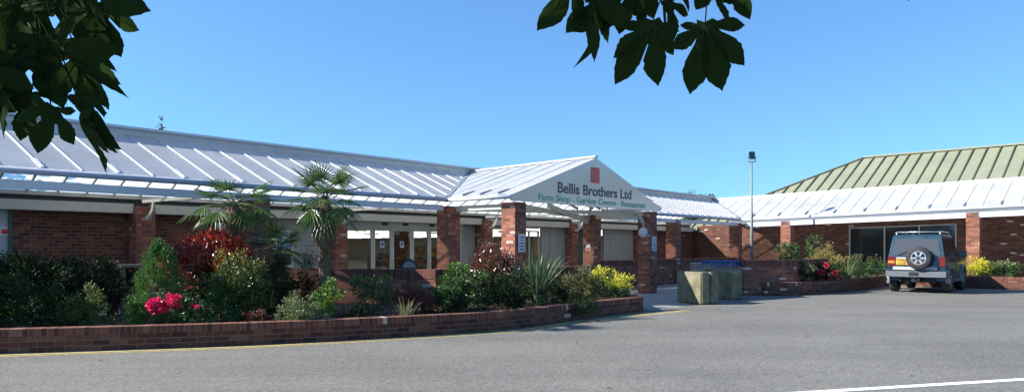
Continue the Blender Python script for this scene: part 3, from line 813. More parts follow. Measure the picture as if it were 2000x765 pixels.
q = MB(); q.box(M, up(9) - .06, up(9) + .06, VW + .02 - .024, VW + .02 - .0185, 1.76, 1.86); q.build('red_square', MT['red'], r_)
for px, z in ((748, 1.55), (786, 1.55)):
    r_ = notice(M, up(px), VW + .045, z - .1, z + .1, .16, 'small square blue and white sticker on the %s glass door' % ('left' if px == 748 else 'middle'), [], False)
    q = MB(); q.box(M, up(px) - .05, up(px) + .05, VW + .045 - .024, VW + .045 - .0185, z - .05, z + .07); q.build('blue_mark', MT['blue'], r_)

def disc_light(c, nrm, r, label):
    root = empty('wall_light', c, label, 'wall light')
    c = Vector(c); n = Vector(nrm).normalized()
    b = MB(); b.tube([c, c + n * .05], r, 24); b.build('base', MT['galv'], root)
    d = MB(); d.tube([c + n * .05, c + n * .08, c + n * .10, c + n * .108], [r * .93, r * .85, r * .55, r * .1], 24); d.build('diffuser', MT['white'], root, smooth=True)
disc_light(M.P(7.12 - .22, -1.93 + .0, 1.93), -M.u, .17, 'round white bulkhead light on the shaded porch pillar')
disc_light(M.P(up(429), VW, 2.02), -M.v, .15, 'round white bulkhead light on brick wall behind the palm')

# ------------------------------------------------------------------ street lamp
lp = Vector((10.2, 31.6, 0)); lamp = empty('floodlight_pole', lp, 'tall thin galvanised pole with a black floodlight on top', 'floodlight')
m = MB(); m.tube([lp, lp + Vector((0, 0, 2.9)), lp + Vector((0, 0, 2.95)), lp + Vector((0, 0, 5.05))], [.07, .065, .042, .038], 12); m.build('pole', MT['pole'], lamp, smooth=True)
m = MB(); m.bar(lp + Vector((-.16, 0, 5.08)), lp + Vector((.16, 0, 5.08)), .05, .05); m.bar(lp + Vector((-.16, 0, 5.08)), lp + Vector((-.16, 0, 5.3)), .03, .03); m.bar(lp + Vector((.16, 0, 5.08)), lp + Vector((.16, 0, 5.3)), .03, .03); m.build('bracket', MT['galv'], lamp)
m = MB(); hd_ = []
t = .22
c = lp + Vector((0, -.02, 5.33))
m.hexa([c + .8 * Vector((-.14, -.10 - t * .2, -.2)), c + .8 * Vector((.14, -.10 - t * .2, -.2)), c + .8 * Vector((.12, .12, -.14)), c + .8 * Vector((-.12, .12, -.14)), c + .8 * Vector((-.15, -.04, .22)), c + .8 * Vector((.15, -.04, .22)), c + .8 * Vector((.12, .16, .18)), c + .8 * Vector((-.12, .16, .18))])
hh = m.build('lamp_head', MT['black'], lamp, bevel=.012)
m = MB(); m.face([c + .8 * Vector((-.12, -.148, -.17)), c + .8 * Vector((.12, -.148, -.17)), c + .8 * Vector((.125, -.058, .19)), c + .8 * Vector((-.125, -.058, .19))]); m.build('lamp_glass', MT['glass_dark'], hh)

# ------------------------------------------------------------------ concrete blocks
def conc_block(c, rz, s, h, label, slot=True):
    # c: near corner; local x along left face, y along right face
    root = empty('concrete_block', c, label, 'concrete block', 'mossy concrete blocks barring the entrance path')
    b = Vector((.86, .51, 0)).normalized(); a = Vector((-b.y * .8, b.x, 0)).normalized()
    bm = bmesh.new()
    L1, L2 = s
    def prism(x0, x1, y0, y1, z1):
        vs = [bm.verts.new(tuple(a * x + b * y + Vector((0, 0, z)))) for z in (0, z1) for x, y in ((x0, y0), (x1, y0), (x1, y1), (x0, y1))]
        for q in ((0, 1, 2, 3), (7, 6, 5, 4), (0, 4, 5, 1), (1, 5, 6, 2), (2, 6, 7, 3), (3, 7, 4, 0)): bm.faces.new([vs[k] for k in q])
    if slot: prism(0, L1, 0, L2 * .46, h); prism(.04, L1, L2 * .46 + .05, L2, h - .015); prism(.1, L1 - .1, L2 * .46 + .001, L2 * .46 + .049, h - .1)
    else: prism(0, L1, 0, L2, h)
    bmesh.ops.recalc_face_normals(bm, faces=bm.faces)
    bmesh.ops.bevel(bm, geom=list(bm.edges), offset=.035, segments=3, affect='EDGES')
    bmesh.ops.subdivide_edges(bm, edges=[e for e in bm.edges if e.calc_length() > .3], cuts=6, use_grid_fill=True)
    for v_ in bm.verts:
        n = noise.noise_vector(v_.co * 4 + Vector(c)) * .012; v_.co += n
    me = bpy.data.meshes.new('body'); bm.to_mesh(me); bm.free(); me.materials.append(MT['block'])
    o = bpy.data.objects.new('body', me); COL.objects.link(o); o.parent = root
    return root
conc_block(Vector((4.82, 18.9, 0)), 0, (1.0, .68), .83, 'front sunlit mossy concrete block with a groove down its right side')
conc_block(Vector((6.05, 20.6, 0)), 0, (1.2, .5), .82, 'rear shaded mossy concrete block in front of the trolleys', False)

# ------------------------------------------------------------------ shopping trolleys
def trolley(label):
    root = empty('shopping_trolley', (0, 0, 0), label, 'shopping trolley', 'nested shopping trolleys by the brick wall')
    # local: x width .55, y length .9 forward, handle at y=0
    m = MB()
    def ring(z, y0, y1, hw0, hw1):
        return [Vector((-hw0, y0, z)), Vector((hw0, y0, z)), Vector((hw1, y1, z)), Vector((-hw1, y1, z))]
    top = ring(.95, .02, .86, .28, .21); bot = ring(.55, .10, .80, .23, .18)
    for r_ in (top, bot, ring(.75, .06, .83, .255, .195)):
        for i in range(4): m.tube([r_[i], r_[(i + 1) % 4]], .007, 5)
    for i in range(4):
        a, b, c_, d_ = top[i], top[(i + 1) % 4], bot[i], bot[(i + 1) % 4]
        n = 9 if i % 2 == 0 else 14
        for k in range(n + 1): t = k / n; m.tube([a.lerp(b, t), c_.lerp(d_, t)], .004, 4, False)
    for k in range(8): t = k / 7; m.tube([bot[0].lerp(bot[3], t), bot[1].lerp(bot[2], t)], .004, 4, False)
    m.build('basket', MT['galv'], root)
    f = MB()
    for s in (-1, 1): f.tube([(s * .27, 0, 1.0), (s * .26, .12, .5), (s * .25, .06, .16), (s * .24, .1, .13), (s * .2, .85, .16)], .013, 6)
    f.tube([(-.24, .1, .15), (.24, .1, .15)], .011, 6); f.tube([(-.2, .85, .16), (.2, .85, .16)], .011, 6)
    f.build('frame', MT['galv'], root)
    h = MB(); h.tube([(-.29, -.02, 1.02), (.29, -.02, 1.02)], .026, 10); h.box(Frame((0, 0), (1, 0)), -.25, .25, .0, .03, .90, .99); h.build('handle', MT['blue'], root)
    for x, y in ((-.23, .1), (.23, .1), (-.19, .83), (.19, .83)):
        w_ = MB(); w_.tube([(x - .014, y, .055), (x + .014, y, .055)], .055, 12); w_.build('wheel', MT['black'], root)
    return root
def copy_tree(o, parent=None):
    c = o.copy(); COL.objects.link(c); c.parent = parent
    for ch in list(o.children): copy_tree(ch, c)
    return c
T0 = trolley('nearest shopping trolley of the nested row with blue handle')
labels = ['second shopping trolley of the nested row behind the rear block', 'third shopping trolley pushed into the nested row', 'farthest shopping trolley at the back of the nested row']
# second file of trolleys beside
tro = [T0] + [copy_tree(T0) for _ in range(3)]
dirv = Vector((-.25, .97, 0)).normalized()
for i, t_ in enumerate(tro):
    p = Vector((6.92, 22.7, 0)) + dirv * (.27 * i) + Vector((-.03 * i, 0, 0))
    t_.location = p; t_.rotation_euler = (0, 0, math.atan2(dirv.y, dirv.x) - PI / 2)
    if i: t_['label'] = labels[i - 1]
tro2 = [copy_tree(T0) for _ in range(3)]
for i, t_ in enumerate(tro2):
    t_.location = Vector((6.33, 22.8, 0)) + dirv * (.27 * i); t_.rotation_euler = (0, 0, math.atan2(dirv.y, dirv.x) - PI / 2)
    t_['label'] = ['front trolley of the left file with blue handle', 'middle trolley of the left file of trolleys', 'rear trolley of the left file of trolleys'][i]

# ------------------------------------------------------------------ wooden display bench in the left bed
bt = Vector((-7.15, 14.3, 0)); ben = empty('wooden_table', bt, 'weathered wooden staging table in shade by the left wall', 'table')
BF = Frame((bt.x, bt.y), (.637, .771))
m = MB(); m.box(BF, -.5, .6, -.3, .3, 1.10, 1.15); m.build('tabletop', MT['wood'], ben)
for x in (-.46, .5):
    for y in (-.26, .2): m = MB(); m.box(BF, x, x + .07, y, y + .07, 0, 1.098); m.build('leg', MT['wood'], ben)
m = MB(); m.box(BF, -.38, .49, -.24, .25, .55, .59); m.build('shelf', MT['wood'], ben)
# arched black board standing by the doors
ab = M.P(up(800), 1.6, 0); arc = empty('arched_board', ab, 'black arched pavement board standing behind the brick wall by the doors', 'sign board')
m = MB(); cx, cy, cz = G(799, 17.2).x, 17.2, 1.0
m = MB(); pts = [(cx + .19 * math.cos(a), cz + .19 * math.sin(a) * 1.05) for a in [PI * i / 14 for i in range(15)]]
arc.location = (cx, cy, 0)
fr2 = [(x, cy, z) for x, z in pts] + [(cx - .19, cy, 0), (cx + .19, cy, 0)]
bk = [(x, y + .04, z) for x, y, z in fr2]
m.face(fr2[::-1]); m.face(bk)
for i in range(len(fr2)): j = (i + 1) % len(fr2); m.face([fr2[i], fr2[j], bk[j], bk[i]])
m.build('board', MT['black'], arc)
m = MB(); m.face([(cx + .15 * math.cos(a), cy - .003, cz + .15 * math.sin(a)) for a in [PI * i / 14 for i in range(15)]][::-1]); m.build('face_panel', MT['panel'], arc)

# ------------------------------------------------------------------ parked 4x4
def build_car():
    LF = Frame((0, 0), (1, 0))
    car = empty('parked_car', (0, 0, 0), 'teal blue off road car seen from behind with a spare wheel on its tailgate', 'car')
    LEN = 3.95
    wr, y1w, y2w = .365, .72, 3.12
    # side profile of lower body with wheel arches
    def arc_(yc, r, a0=0, a1=PI, n=12): return [(yc + r * math.cos(a0 + (a1 - a0) * i / n), .38 + r * math.sin(a0 + (a1 - a0) * i / n)) for i in range(n + 1)]
    prof = [(.06, .50), (.30, .48)] + [p for p in reversed(arc_(y1w, .42))] + [(y1w + .45, .40), (y2w - .45, .40)] + [p for p in reversed(arc_(y2w, .42))] + [(3.75, .45), (3.93, .52), (LEN, .75), (3.93, .98), (3.80, 1.06), (2.75, 1.13), (.04, 1.13), (.02, .85)]
    prof = [p for i, p in enumerate(prof) if i == 0 or (abs(p[0] - prof[i - 1][0]) + abs(p[1] - prof[i - 1][1])) > 1e-4]
    bm = bmesh.new()
    def loft(profile, hw):
        rows = []
        for sx in (-1, 1): rows.append([bm.verts.new((sx * hw(z), y, z)) for y, z in profile])
        n = len(profile)
        bm.faces.new(rows[0]); bm.faces.new(list(reversed(rows[1])))
        for i in range(n): j = (i + 1) % n; bm.faces.new([rows[0][j], rows[0][i], rows[1][i], rows[1][j]])
    loft(prof, lambda z: .835 if z < 1.0 else .815)
    # greenhouse
    gh = [(.03, 1.131), (2.72, 1.131), (2.08, 1.80), (1.95, 1.845), (.30, 1.87), (.17, 1.82)]
    loft(gh, lambda z: .80 if z < 1.2 else (.665 if z > 1.83 else .69))
    bmesh.ops.recalc_face_normals(bm, faces=bm.faces)
    me = bpy.data.meshes.new('body'); bm.to_mesh(me); bm.free(); me.materials.append(MT['car'])
    for p in me.polygons: p.use_smooth = False
    o = bpy.data.objects.new('body', me); COL.objects.link(o); o.parent = car
    b = o.modifiers.new('bevel', 'BEVEL'); b.width = .04; b.segments = 3; b.limit_method = 'ANGLE'; b.angle_limit = math.radians(25)
    # rear surface y as function of z: lower .02..., greenhouse slope
    def yr(z): return .03 + (z - 1.131) / (1.82 - 1.131) * .14
    def hwid(z): return .80 + (z - 1.131) / (1.82 - 1.131) * (.69 - .80)
    z0, z1 = 1.20, 1.73
    m = MB(); m.cur = 0
    ro = .006
    m.hexa([Vector((-hwid(z0) + .10, yr(z0) - .012, z0)), Vector((hwid(z0) - .10, yr(z0) - .012, z0)), Vector((hwid(z0) - .10, yr(z0) + .02, z0)), Vector((-hwid(z0) + .10, yr(z0) + .02, z0)),
            Vector((-hwid(z1) + .09, yr(z1) - .012, z1)), Vector((hwid(z1) - .09, yr(z1) - .012, z1)), Vector((hwid(z1) - .09, yr(z1) + .02, z1)), Vector((-hwid(z1) + .09, yr(z1) + .02, z1))])
    rw_ = m.build('rear_window', MT['car_glass'], car, bevel=.008)
    m = MB(); m.bar((-.52, -.0, 1.215), (-.05, .075, 1.40), .015, .015); m.build('wiper', MT['black'], rw_)
    # side windows
    def fx(z): return hwid(z) + .004
    for s in (-1, 1):
        for (ya, yb, yc_, yd) in ((.22, 1.05, 1.05, .33), (1.13, 1.80, 1.80, 1.13), (1.88, 2.52, 2.02, 1.88)):
            m = MB(); pts = [Vector((s * fx(z0), ya, z0)), Vector((s * fx(z0), yb, z0)), Vector((s * fx(z1), yc_, z1)), Vector((s * fx(z1), yd, z1))]
            d_ = Vector((s * .005, 0, 0)); m.hexa([pts[0] - d_ * 2, pts[1] - d_ * 2, pts[1] + d_, pts[0] + d_, pts[3] - d_ * 2, pts[2] - d_ * 2, pts[2] + d_, pts[3] + d_]); m.build('side_window', MT['car_glass_side'], car)
    m = MB(); m.hexa([Vector((-.70, 2.66, 1.18)), Vector((.70, 2.66, 1.18)), Vector((.70, 2.69, 1.19)), Vector((-.70, 2.69, 1.19)), Vector((-.60, 2.12, 1.76)), Vector((.60, 2.12, 1.76)), Vector((.60, 2.15, 1.77)), Vector((-.60, 2.15, 1.77))]); m.build('windscreen', MT['car_glass_side'], car)
    # bumper
    m = MB()
    m.box(LF, -.86, .86, -.10, .07, .52, .70); m.box(LF, -.88, -.80, .071, .30, .52, .72); m.box(LF, .80, .88, .071, .30, .52, .72)
    bp = m.build('rear_bumper', MT['silver'], car, bevel=.03)
    m = MB(); m.box(LF, -.18, .1, -.104, -.098, .55, .67); m.build('bumper_step', MT['black'], bp)
    m = MB(); m.box(LF, -.66, .60, -.012, .018, .74, .84); m.build('tailgate_trim', MT['trim'], car, bevel=.008)
    m = MB(); m.box(LF, -.80, -.60, -.006, .10, .86, 1.16); tl_ = m.build('tail_light', MT['redglass'], car, bevel=.01)
    m = MB(); m.box(LF, -.805, -.62, -.010, -.0065, .95, 1.03); m.build('indicator', MT['amber'], tl_)
    m = MB(); m.box(LF, .64, .82, -.006, .12, .86, 1.16); m.build('tail_light', MT['redglass'], car, bevel=.01)
    m = MB(); m.box(LF, -.57, -.20, -.014, .0, .90, 1.08); pl = m.build('number_plate', MT['plate'], car)
    put_text('T782', LF, -.52, -.25, 1.0, .055, -.018, MT['letter_dark'], 'plate_lettering', pl)
    put_text('LNB', LF, -.49, -.28, .92, .055, -.018, MT['letter_dark'], 'plate_lettering', pl)
    m = MB(); m.box(LF, -.56, -.22, -.016, .0, 1.105, 1.135); m.build('tailgate_badge', MT['white'], car)
    m = MB(); m.box(LF, -.60, -.16, -.008, .0, .88, 1.15); m.build('plate_recess', MT['black'], car)
    # flares
    for yc in (y1w, y2w):
        for s in (-1, 1):
            m = MB(); n = 12
            for i in range(n):
                a0, a1 = PI * (-.04 + 1.08 * i / n), PI * (-.04 + 1.08 * (i + 1) / n)
                P_ = lambda a, r, x: Vector((s * x, yc + r * math.cos(a), .38 + r * math.sin(a)))
                q = [P_(a0, .41, .80), P_(a0, .41, .895), P_(a0, .50, .885), P_(a0, .53, .80), P_(a1, .41, .80), P_(a1, .41, .895), P_(a1, .50, .885), P_(a1, .53, .80)]
                for f_ in ((1, 2, 6, 5), (2, 3, 7, 6), (0, 1, 5, 4)): m.face([q[k] for k in (f_ if s > 0 else f_[::-1])])
            m.build('wheel_arch_flare', MT['silver'], car)
    m = MB()
    for s in (-1, 1): m.box(LF, s * .87 - .05, s * .87 + .05, y1w + .48, y2w - .48, .36, .41)
    build_sep(m, 'side_step', MT['silver'], car)
    m = MB(); m.box(LF, -.55, .55, .3, 3.6, .33, .47); m.box(LF, -.70, .70, y1w - .05, y1w + .05, .33, .41); m.box(LF, -.7, .7, y2w - .05, y2w + .05, .33, .41); m.build('underbody', MT['black'], car)
    m = MB(); m.tube([(0, .1, .45), (0, -.14, .45), (0, -.16, .47), (0, -.16, .52)], .022, 8); m.box(LF, -.12, .12, -.02, .08, .36, .50); m.tube([(-.45, -.05, .40), (-.45, .4, .40)], .03, 8); m.build('tow_bar', MT['black'], car)
    m = MB(); m.box(LF, -.78, -.52, 1.12, 1.15, .22, .42); m.box(LF, .52, .78, 1.12, 1.15, .22, .42); build_sep(m, 'mud_flap', MT['black'], car)
    # wheels
    def wheel(c, ax, name, spokes=6, r=.365, w=.24, parent=car):
        c = Vector(c); ax = Vector(ax).normalized(); root = None
        t = MB(); hw = w / 2
        prof_ = [(r * .58, -hw * .9), (r * .9, -hw), (r * .98, -hw * .8), (r, -hw * .4), (r, hw * .4), (r * .98, hw * .8), (r * .9, hw), (r * .58, hw * .9)]
        t.tube([c + ax * p[1] for p in prof_], [p[0] for p in prof_], 28)
        wh = t.build(name, MT['tyre'], parent, smooth=True)
        e1 = ax.cross(Vector((0, 0, 1))).normalized() if abs(ax.z) < .9 else Vector((1, 0, 0)); e2 = ax.cross(e1)
        q = MB(); q.tube([c + ax * hw * .7, c + ax * hw * .92, c + ax * hw * .98, c + ax * hw * .985], [r * .60, r * .61, r * .58, r * .535], 24, False)
        for k in range(spokes):
            a = 2 * PI * k / spokes; d = e1 * math.cos(a) + e2 * math.sin(a); q.bar(c + ax * hw * .95 + d * r * .12, c + ax * hw * .92 + d * r * .54, r * .13, .03, ax)
        q.build('rim', MT['chrome'], wh)
        q = MB(); q.tube([c + ax * hw * .78, c + ax * hw * .80], r * .52, 20); q.tube([c + ax * hw * .8, c + ax * hw * 1.1], r * .16, 12); q.build('hub', MT['dark'], wh)
        return wh
    for yc in (y1w, y2w):
        for s in (-1, 1): wheel((s * .755, yc, wr), (s, 0, 0), 'wheel')
    wheel((.12, -.13, 1.12), (0, -1, 0), 'spare_wheel', 6, .37, .22)
    m = MB()
    for s in (-1, 1):
        m.tube([(s * .62, .32, 1.86), (s * .63, .36, 1.94), (s * .63, .5, 1.955), (s * .63, 1.75, 1.94), (s * .63, 1.9, 1.90), (s * .62, 1.95, 1.85)], .020, 8)
    m.tube([(-.63, .45, 1.95), (.63, .45, 1.95)], .018, 8)
    m.build('roof_rail', MT['chrome'], car, smooth=True)
    for s in (-1, 1):
        m = MB(); m.box(LF, s * .95 - .11, s * .95 + .11, 2.36, 2.44, 1.14, 1.34); m.bar((s * .80, 2.42, 1.18), (s * .88, 2.40, 1.2), .05, .05); mi = m.build('wing_mirror', MT['car'], car, bevel=.02)
        m = MB(); m.box(LF, s * .95 - .09, s * .95 + .09, 2.352, 2.358, 1.16, 1.32); m.build('mirror_glass', MT['car_glass'], mi)
        for yy in (1.25, 2.0): m = MB(); m.box(LF, s * .842 - .012, s * .842 + .012, yy, yy + .16, 1.0, 1.03); m.build('door_handle', MT['black'], car)
        for yy in (1.09, 1.84): m = MB(); m.box(LF, s * .837 - .004, s * .837 + .004, yy - .005, yy + .005, .45, 1.12); m.build('door_seam', MT['black'], car)
    return car
car = build_car()
car.location = (12.86, 23.65, 0); car.rotation_euler = (0, 0, -math.atan2(.637, .771))

# ------------------------------------------------------------------ plants
def rnd_dir(rg):
    z = rg.uniform(-1, 1); a = rg.uniform(0, 2 * PI); r = math.sqrt(1 - z * z); return Vector((r * math.cos(a), r * math.sin(a), z))
def add_leaf(mb, p, d, up_, l, w, fold=.25):
    d = d.normalized(); x = d.cross(up_)
    if x.length < 1e-3: x = d.cross(Vector((1, .3, 0)))
    x.normalize(); n = x.cross(d)
    i = len(mb.v); a = p; b = p + d * l * .5 + x * w / 2 + n * w * fold; c = p + d * l; e = p + d * l * .5 - x * w / 2 + n * w * fold
    mb.v.extend([tuple(a), tuple(b), tuple(c), tuple(e)]); mb.f.append((i, i + 1, i + 2)); mb.f.append((i, i + 2, i + 3)); mb.mi += [mb.cur, mb.cur]
def shrub(name, c, rad, h, n, leaf, mats, label, clumps=40, lw=.45, cat='shrub', z0=.26, shape='ball', seed=1, weights=None, topmat=None, up_bias=.3, stems=5, group=None, spread=.22, parts_extra=None, droop=0):
    rg = random.Random(seed); c = Vector(c); root = empty(name, (c.x, c.y, z0), label, cat, group)
    mb = MB(); rx, ry = rad if isinstance(rad, tuple) else (rad, rad)
    cl = []
    for i in range(clumps):
        for _ in range(30):
            d = rnd_dir(rg)
            rr = rg.uniform(.55, 1.0) if rg.random() < .8 else rg.uniform(.1, .6)
            if shape == 'ball': p = Vector((d.x * rx * rr, d.y * ry * rr, h * .5 + d.z * h * .5 * rr))
            elif shape == 'cone':
                t = rg.random() ** 1.4; k = (1 - t) ** .75 * rg.uniform(.75, 1); a = rg.uniform(0, 2 * PI)
                if t < .15: k *= .75 + t * 1.6
                p = Vector((rx * k * math.cos(a), ry * k * math.sin(a), h * t))
            elif shape == 'dome':
                p = Vector((d.x * rx * rr, d.y * ry * rr, abs(d.z) * h * rr))
            if p.z > .02: break
        p *= 1 + .16 * noise.noise(p * 3 + Vector((seed, 0, 0))); cl.append(p)
    per = max(1, n // clumps); cr = spread * (rx + ry + h) / 3
    for p in cl:
        axis = (p - Vector((0, 0, h * .35))).normalized()
        k_ = rg.uniform(.6, 1.3)
        for _ in range(int(per * k_)):
            o_ = rnd_dir(rg) * cr * rg.random() ** .5 * k_
            q = p + o_
            d = (axis * .8 + rnd_dir(rg) * .9 + Vector((0, 0, up_bias - droop))).normalized()
            if z0 + q.z < z0 - .02 and not droop: q.z = abs(q.z)
            mb.cur = 0
            if topmat is not None and q.z + rg.uniform(-.15, .15) * h > h * topmat: mb.cur = 1
            l = leaf * rg.uniform(.6, 1.25)
            add_leaf(mb, c + Vector((q.x, q.y, z0 + q.z)), d, rnd_dir(rg), l, l * lw)
    mb.uv = []
    mb.build('foliage', mats, root)
    if stems:
        s = MB()
        for i in range(stems):
            p = rg.choice(cl) * .8; a0 = Vector((rg.uniform(-.05, .05), rg.uniform(-.05, .05), -.05))
            mid = a0.lerp(p, .5) + Vector((0, 0, .05)); s.tube([c + a0 + Vector((0, 0, z0)), c + mid + Vector((0, 0, z0)), c + p + Vector((0, 0, z0))], [.018, .012, .005], 5)
        s.build('stem', MT['stem'], root)
    return root
def bloom(root, c, r, mat, n=160, seed=3, name='bloom'):
    rg = random.Random(seed); mb = MB(); c = Vector(c)
    for i in range(n):
        d = rnd_dir(rg); q = c + Vector((d.x, d.y, d.z * .85)) * r * rg.uniform(.55, .95)
        add_leaf(mb, q, (d + rnd_dir(rg) * .9), rnd_dir(rg), r * .42, r * .38, .1)
    mb.uv = []; mb.build(name, mat, root)
def PT(px, Z): g_ = G(px, Z); return (g_.x, g_.y, 0)

# dark shaded shrubs at left
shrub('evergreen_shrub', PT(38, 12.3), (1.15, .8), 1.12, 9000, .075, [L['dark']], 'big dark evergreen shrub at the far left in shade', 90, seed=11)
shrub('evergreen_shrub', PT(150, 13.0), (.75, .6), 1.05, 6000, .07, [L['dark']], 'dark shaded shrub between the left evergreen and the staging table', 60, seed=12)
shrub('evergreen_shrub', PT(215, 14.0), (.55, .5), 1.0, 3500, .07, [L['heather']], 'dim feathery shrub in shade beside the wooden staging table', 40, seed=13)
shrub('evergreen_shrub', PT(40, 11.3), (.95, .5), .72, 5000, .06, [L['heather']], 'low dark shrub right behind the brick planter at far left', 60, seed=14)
shrub('juniper', PT(158, 11.75), (.46, .40), .58, 4200, .05, [L['gold_dark']], 'low golden green juniper in front of the shaded shrubs', 50, .35, seed=15, shape='dome')
shrub('conifer', PT(310, 11.9), (.56, .48), 1.3, 17000, .036, [L['conifer']], 'bright green cone shaped dwarf conifer', 170, .5, cat='conifer', shape='cone', seed=16, up_bias=.9, spread=.12, stems=1)
r_ = shrub('rhododendron', PT(362, 11.62), (.50, .32), .42, 2600, .05, [L['mid']], 'low bush with two big crimson flower heads behind the brick planter', 40, .5, seed=17, shape='dome')
for k, (px, y, Z, r) in enumerate([(304, 597, 11.45, .135), (342, 588, 11.5, .115), (322, 602, 11.45, .07), (376, 597, 11.5, .04), (385, 598, 11.4, .035), (330, 577, 11.6, .05)]):
    p = G(px, Z); bloom(r_, (p.x, p.y, ZH(y, Z)), r, L['petal'], 60 + int(r * 1800), 30 + k)
shrub('photinia', PT(418, 12.95), (.78, .45), 1.5, 6500, .085, [L['dark'], L['red']], 'scarlet red leaved photinia bush left of the palms', 90, .42, seed=18, topmat=.5)
shrub('nandina', PT(468, 12.4), (.56, .45), 1.12, 8500, .062, [L['nandina'], L['nandina_top']], 'green feathery bush with yellowing top below the left palm', 110, .32, seed=19, topmat=.86)
shrub('nandina', PT(520, 12.9), (.42, .4), 1.1, 3000, .06, [L['dark']], 'dark leafy bush between the feathery bush and small palm', 50, .35, seed=20)
shrub('pieris', PT(590, 11.95), (.40, .33), .44, 4200, .042, [L['silver']], 'pale silvery green rounded shrub below the tall palm', 70, .4, seed=21, shape='dome')
shrub('laurel', PT(640, 12.35), (.22, .2), .62, 1000, .06, [L['fresh']], 'small upright yellow green shrub at the foot of the tall palm', 24, .5, seed=22)
shrub('viburnum', PT(728, 13.4), (.42, .38), .78, 1800, .06, [L['olive'], L['fresh']], 'dark olive shrub against the sunlit brick wall', 45, .5, seed=23, topmat=.8)
shrub('berberis', PT(808, 13.45), (.38, .33), .52, 3000, .04, [L['berberis']], 'purple brown barberry in front of the sunlit brick wall', 60, .5, seed=24)
shrub('laurel', PT(905, 14.6), (.42, .38), .92, 3000, .065, [L['mid'], L['fresh']], 'mid green bush left of the mixed red photinia', 60, .5, seed=25, topmat=.82)
shrub('evergreen_shrub', PT(875, 14.1), (.3, .3), .5, 1300, .06, [L['mid']], 'low green bush hugging the wall below the brick corner', 30, .5, seed=26)
shrub('photinia', PT(958, 15.6), (.60, .5), 1.34, 6500, .06, [L['dark'], L['redgreen']], 'mixed red and green photinia beside the sunlit porch pillar', 110, .42, seed=27, topmat=.42)
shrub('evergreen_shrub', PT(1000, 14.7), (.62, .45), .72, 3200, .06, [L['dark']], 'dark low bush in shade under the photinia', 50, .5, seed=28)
shrub('evergreen_shrub', PT(1135, 17.1), (.55, .45), .74, 4200, .06, [L['olive']], 'bronze green leafy shrub between spiky plant and yellow bush', 70, .35, seed=29)
shrub('heather', PT(1128, 15.2), (.46, .44), .44, 5200, .035, [L['heather']], 'dark green cushion of foliage spilling over the brick planter', 80, .35, seed=31, shape='ball', z0=.10, droop=.25, stems=0)
shrub('golden_shrub', PT(1172, 17.8), (.42, .36), .78, 2600, .05, [L['mid'], L['yellow']], 'bright yellow topped bush nearer the middle porch pillar', 50, .5, seed=32, topmat=.62)
shrub('golden_shrub', PT(1208, 17.3), (.38, .34), .53, 2600, .045, [L['mid'], L['yellow']], 'bright yellow low bush at the right end of the long planter', 50, .5, seed=33, topmat=.55)

def blades(name, c, n, ln, w, mat, label, spread=.9, z0=.26, seed=5, cat='plant', stiff=.5, base=.1):
    rg = random.Random(seed); c = Vector(c); root = empty(name, (c.x, c.y, z0), label, cat); mb = MB()
    for i in range(n):
        a = rg.uniform(0, 2 * PI); tilt = spread * rg.random() ** .7; l = ln * rg.uniform(.6, 1.05); ww = w * rg.uniform(.7, 1.1)
        d = Vector((math.cos(a), math.sin(a), 0)); side = Vector((-math.sin(a), math.cos(a), 0)); side = (side + rnd_dir(rg) * .5).normalized()
        p = c + d * rg.uniform(0, base) + Vector((0, 0, z0)); ang = tilt * .35; pts = [p.copy()]; seg = 6
        for k in range(seg):
            p = p + (d * math.sin(ang) + Vector((0, 0, math.cos(ang)))) * l / seg; ang += tilt * stiff / seg * (1 + k * .35); pts.append(p.copy())
        i0 = len(mb.v)
        for k, q in enumerate(pts):
            t = k / seg; hw = ww / 2 * (1 - t ** 3) * (.6 + .8 * t if t < .5 else 1); mb.v.extend([tuple(q - side * hw), tuple(q + d * -.004), tuple(q + side * hw)])
        for k in range(seg):
            for s in (0, 1): a_ = i0 + k * 3 + s; mb.f.append((a_, a_ + 1, a_ + 4, a_ + 3)); mb.mi.append(0)
    mb.uv = []; mb.build('leaves', mat, root); return root
blades('phormium', PT(1050, 15.2), 95, 1.2, .06, L['phormium'], 'spiky plant with tall sword shaped leaves in front of the porch', 1.0, seed=41)
blades('grass_tuft', PT(793, 12.75), 45, .36, .014, L['straw'], 'small straw coloured grass tuft by the barberry', 1.0, seed=42)

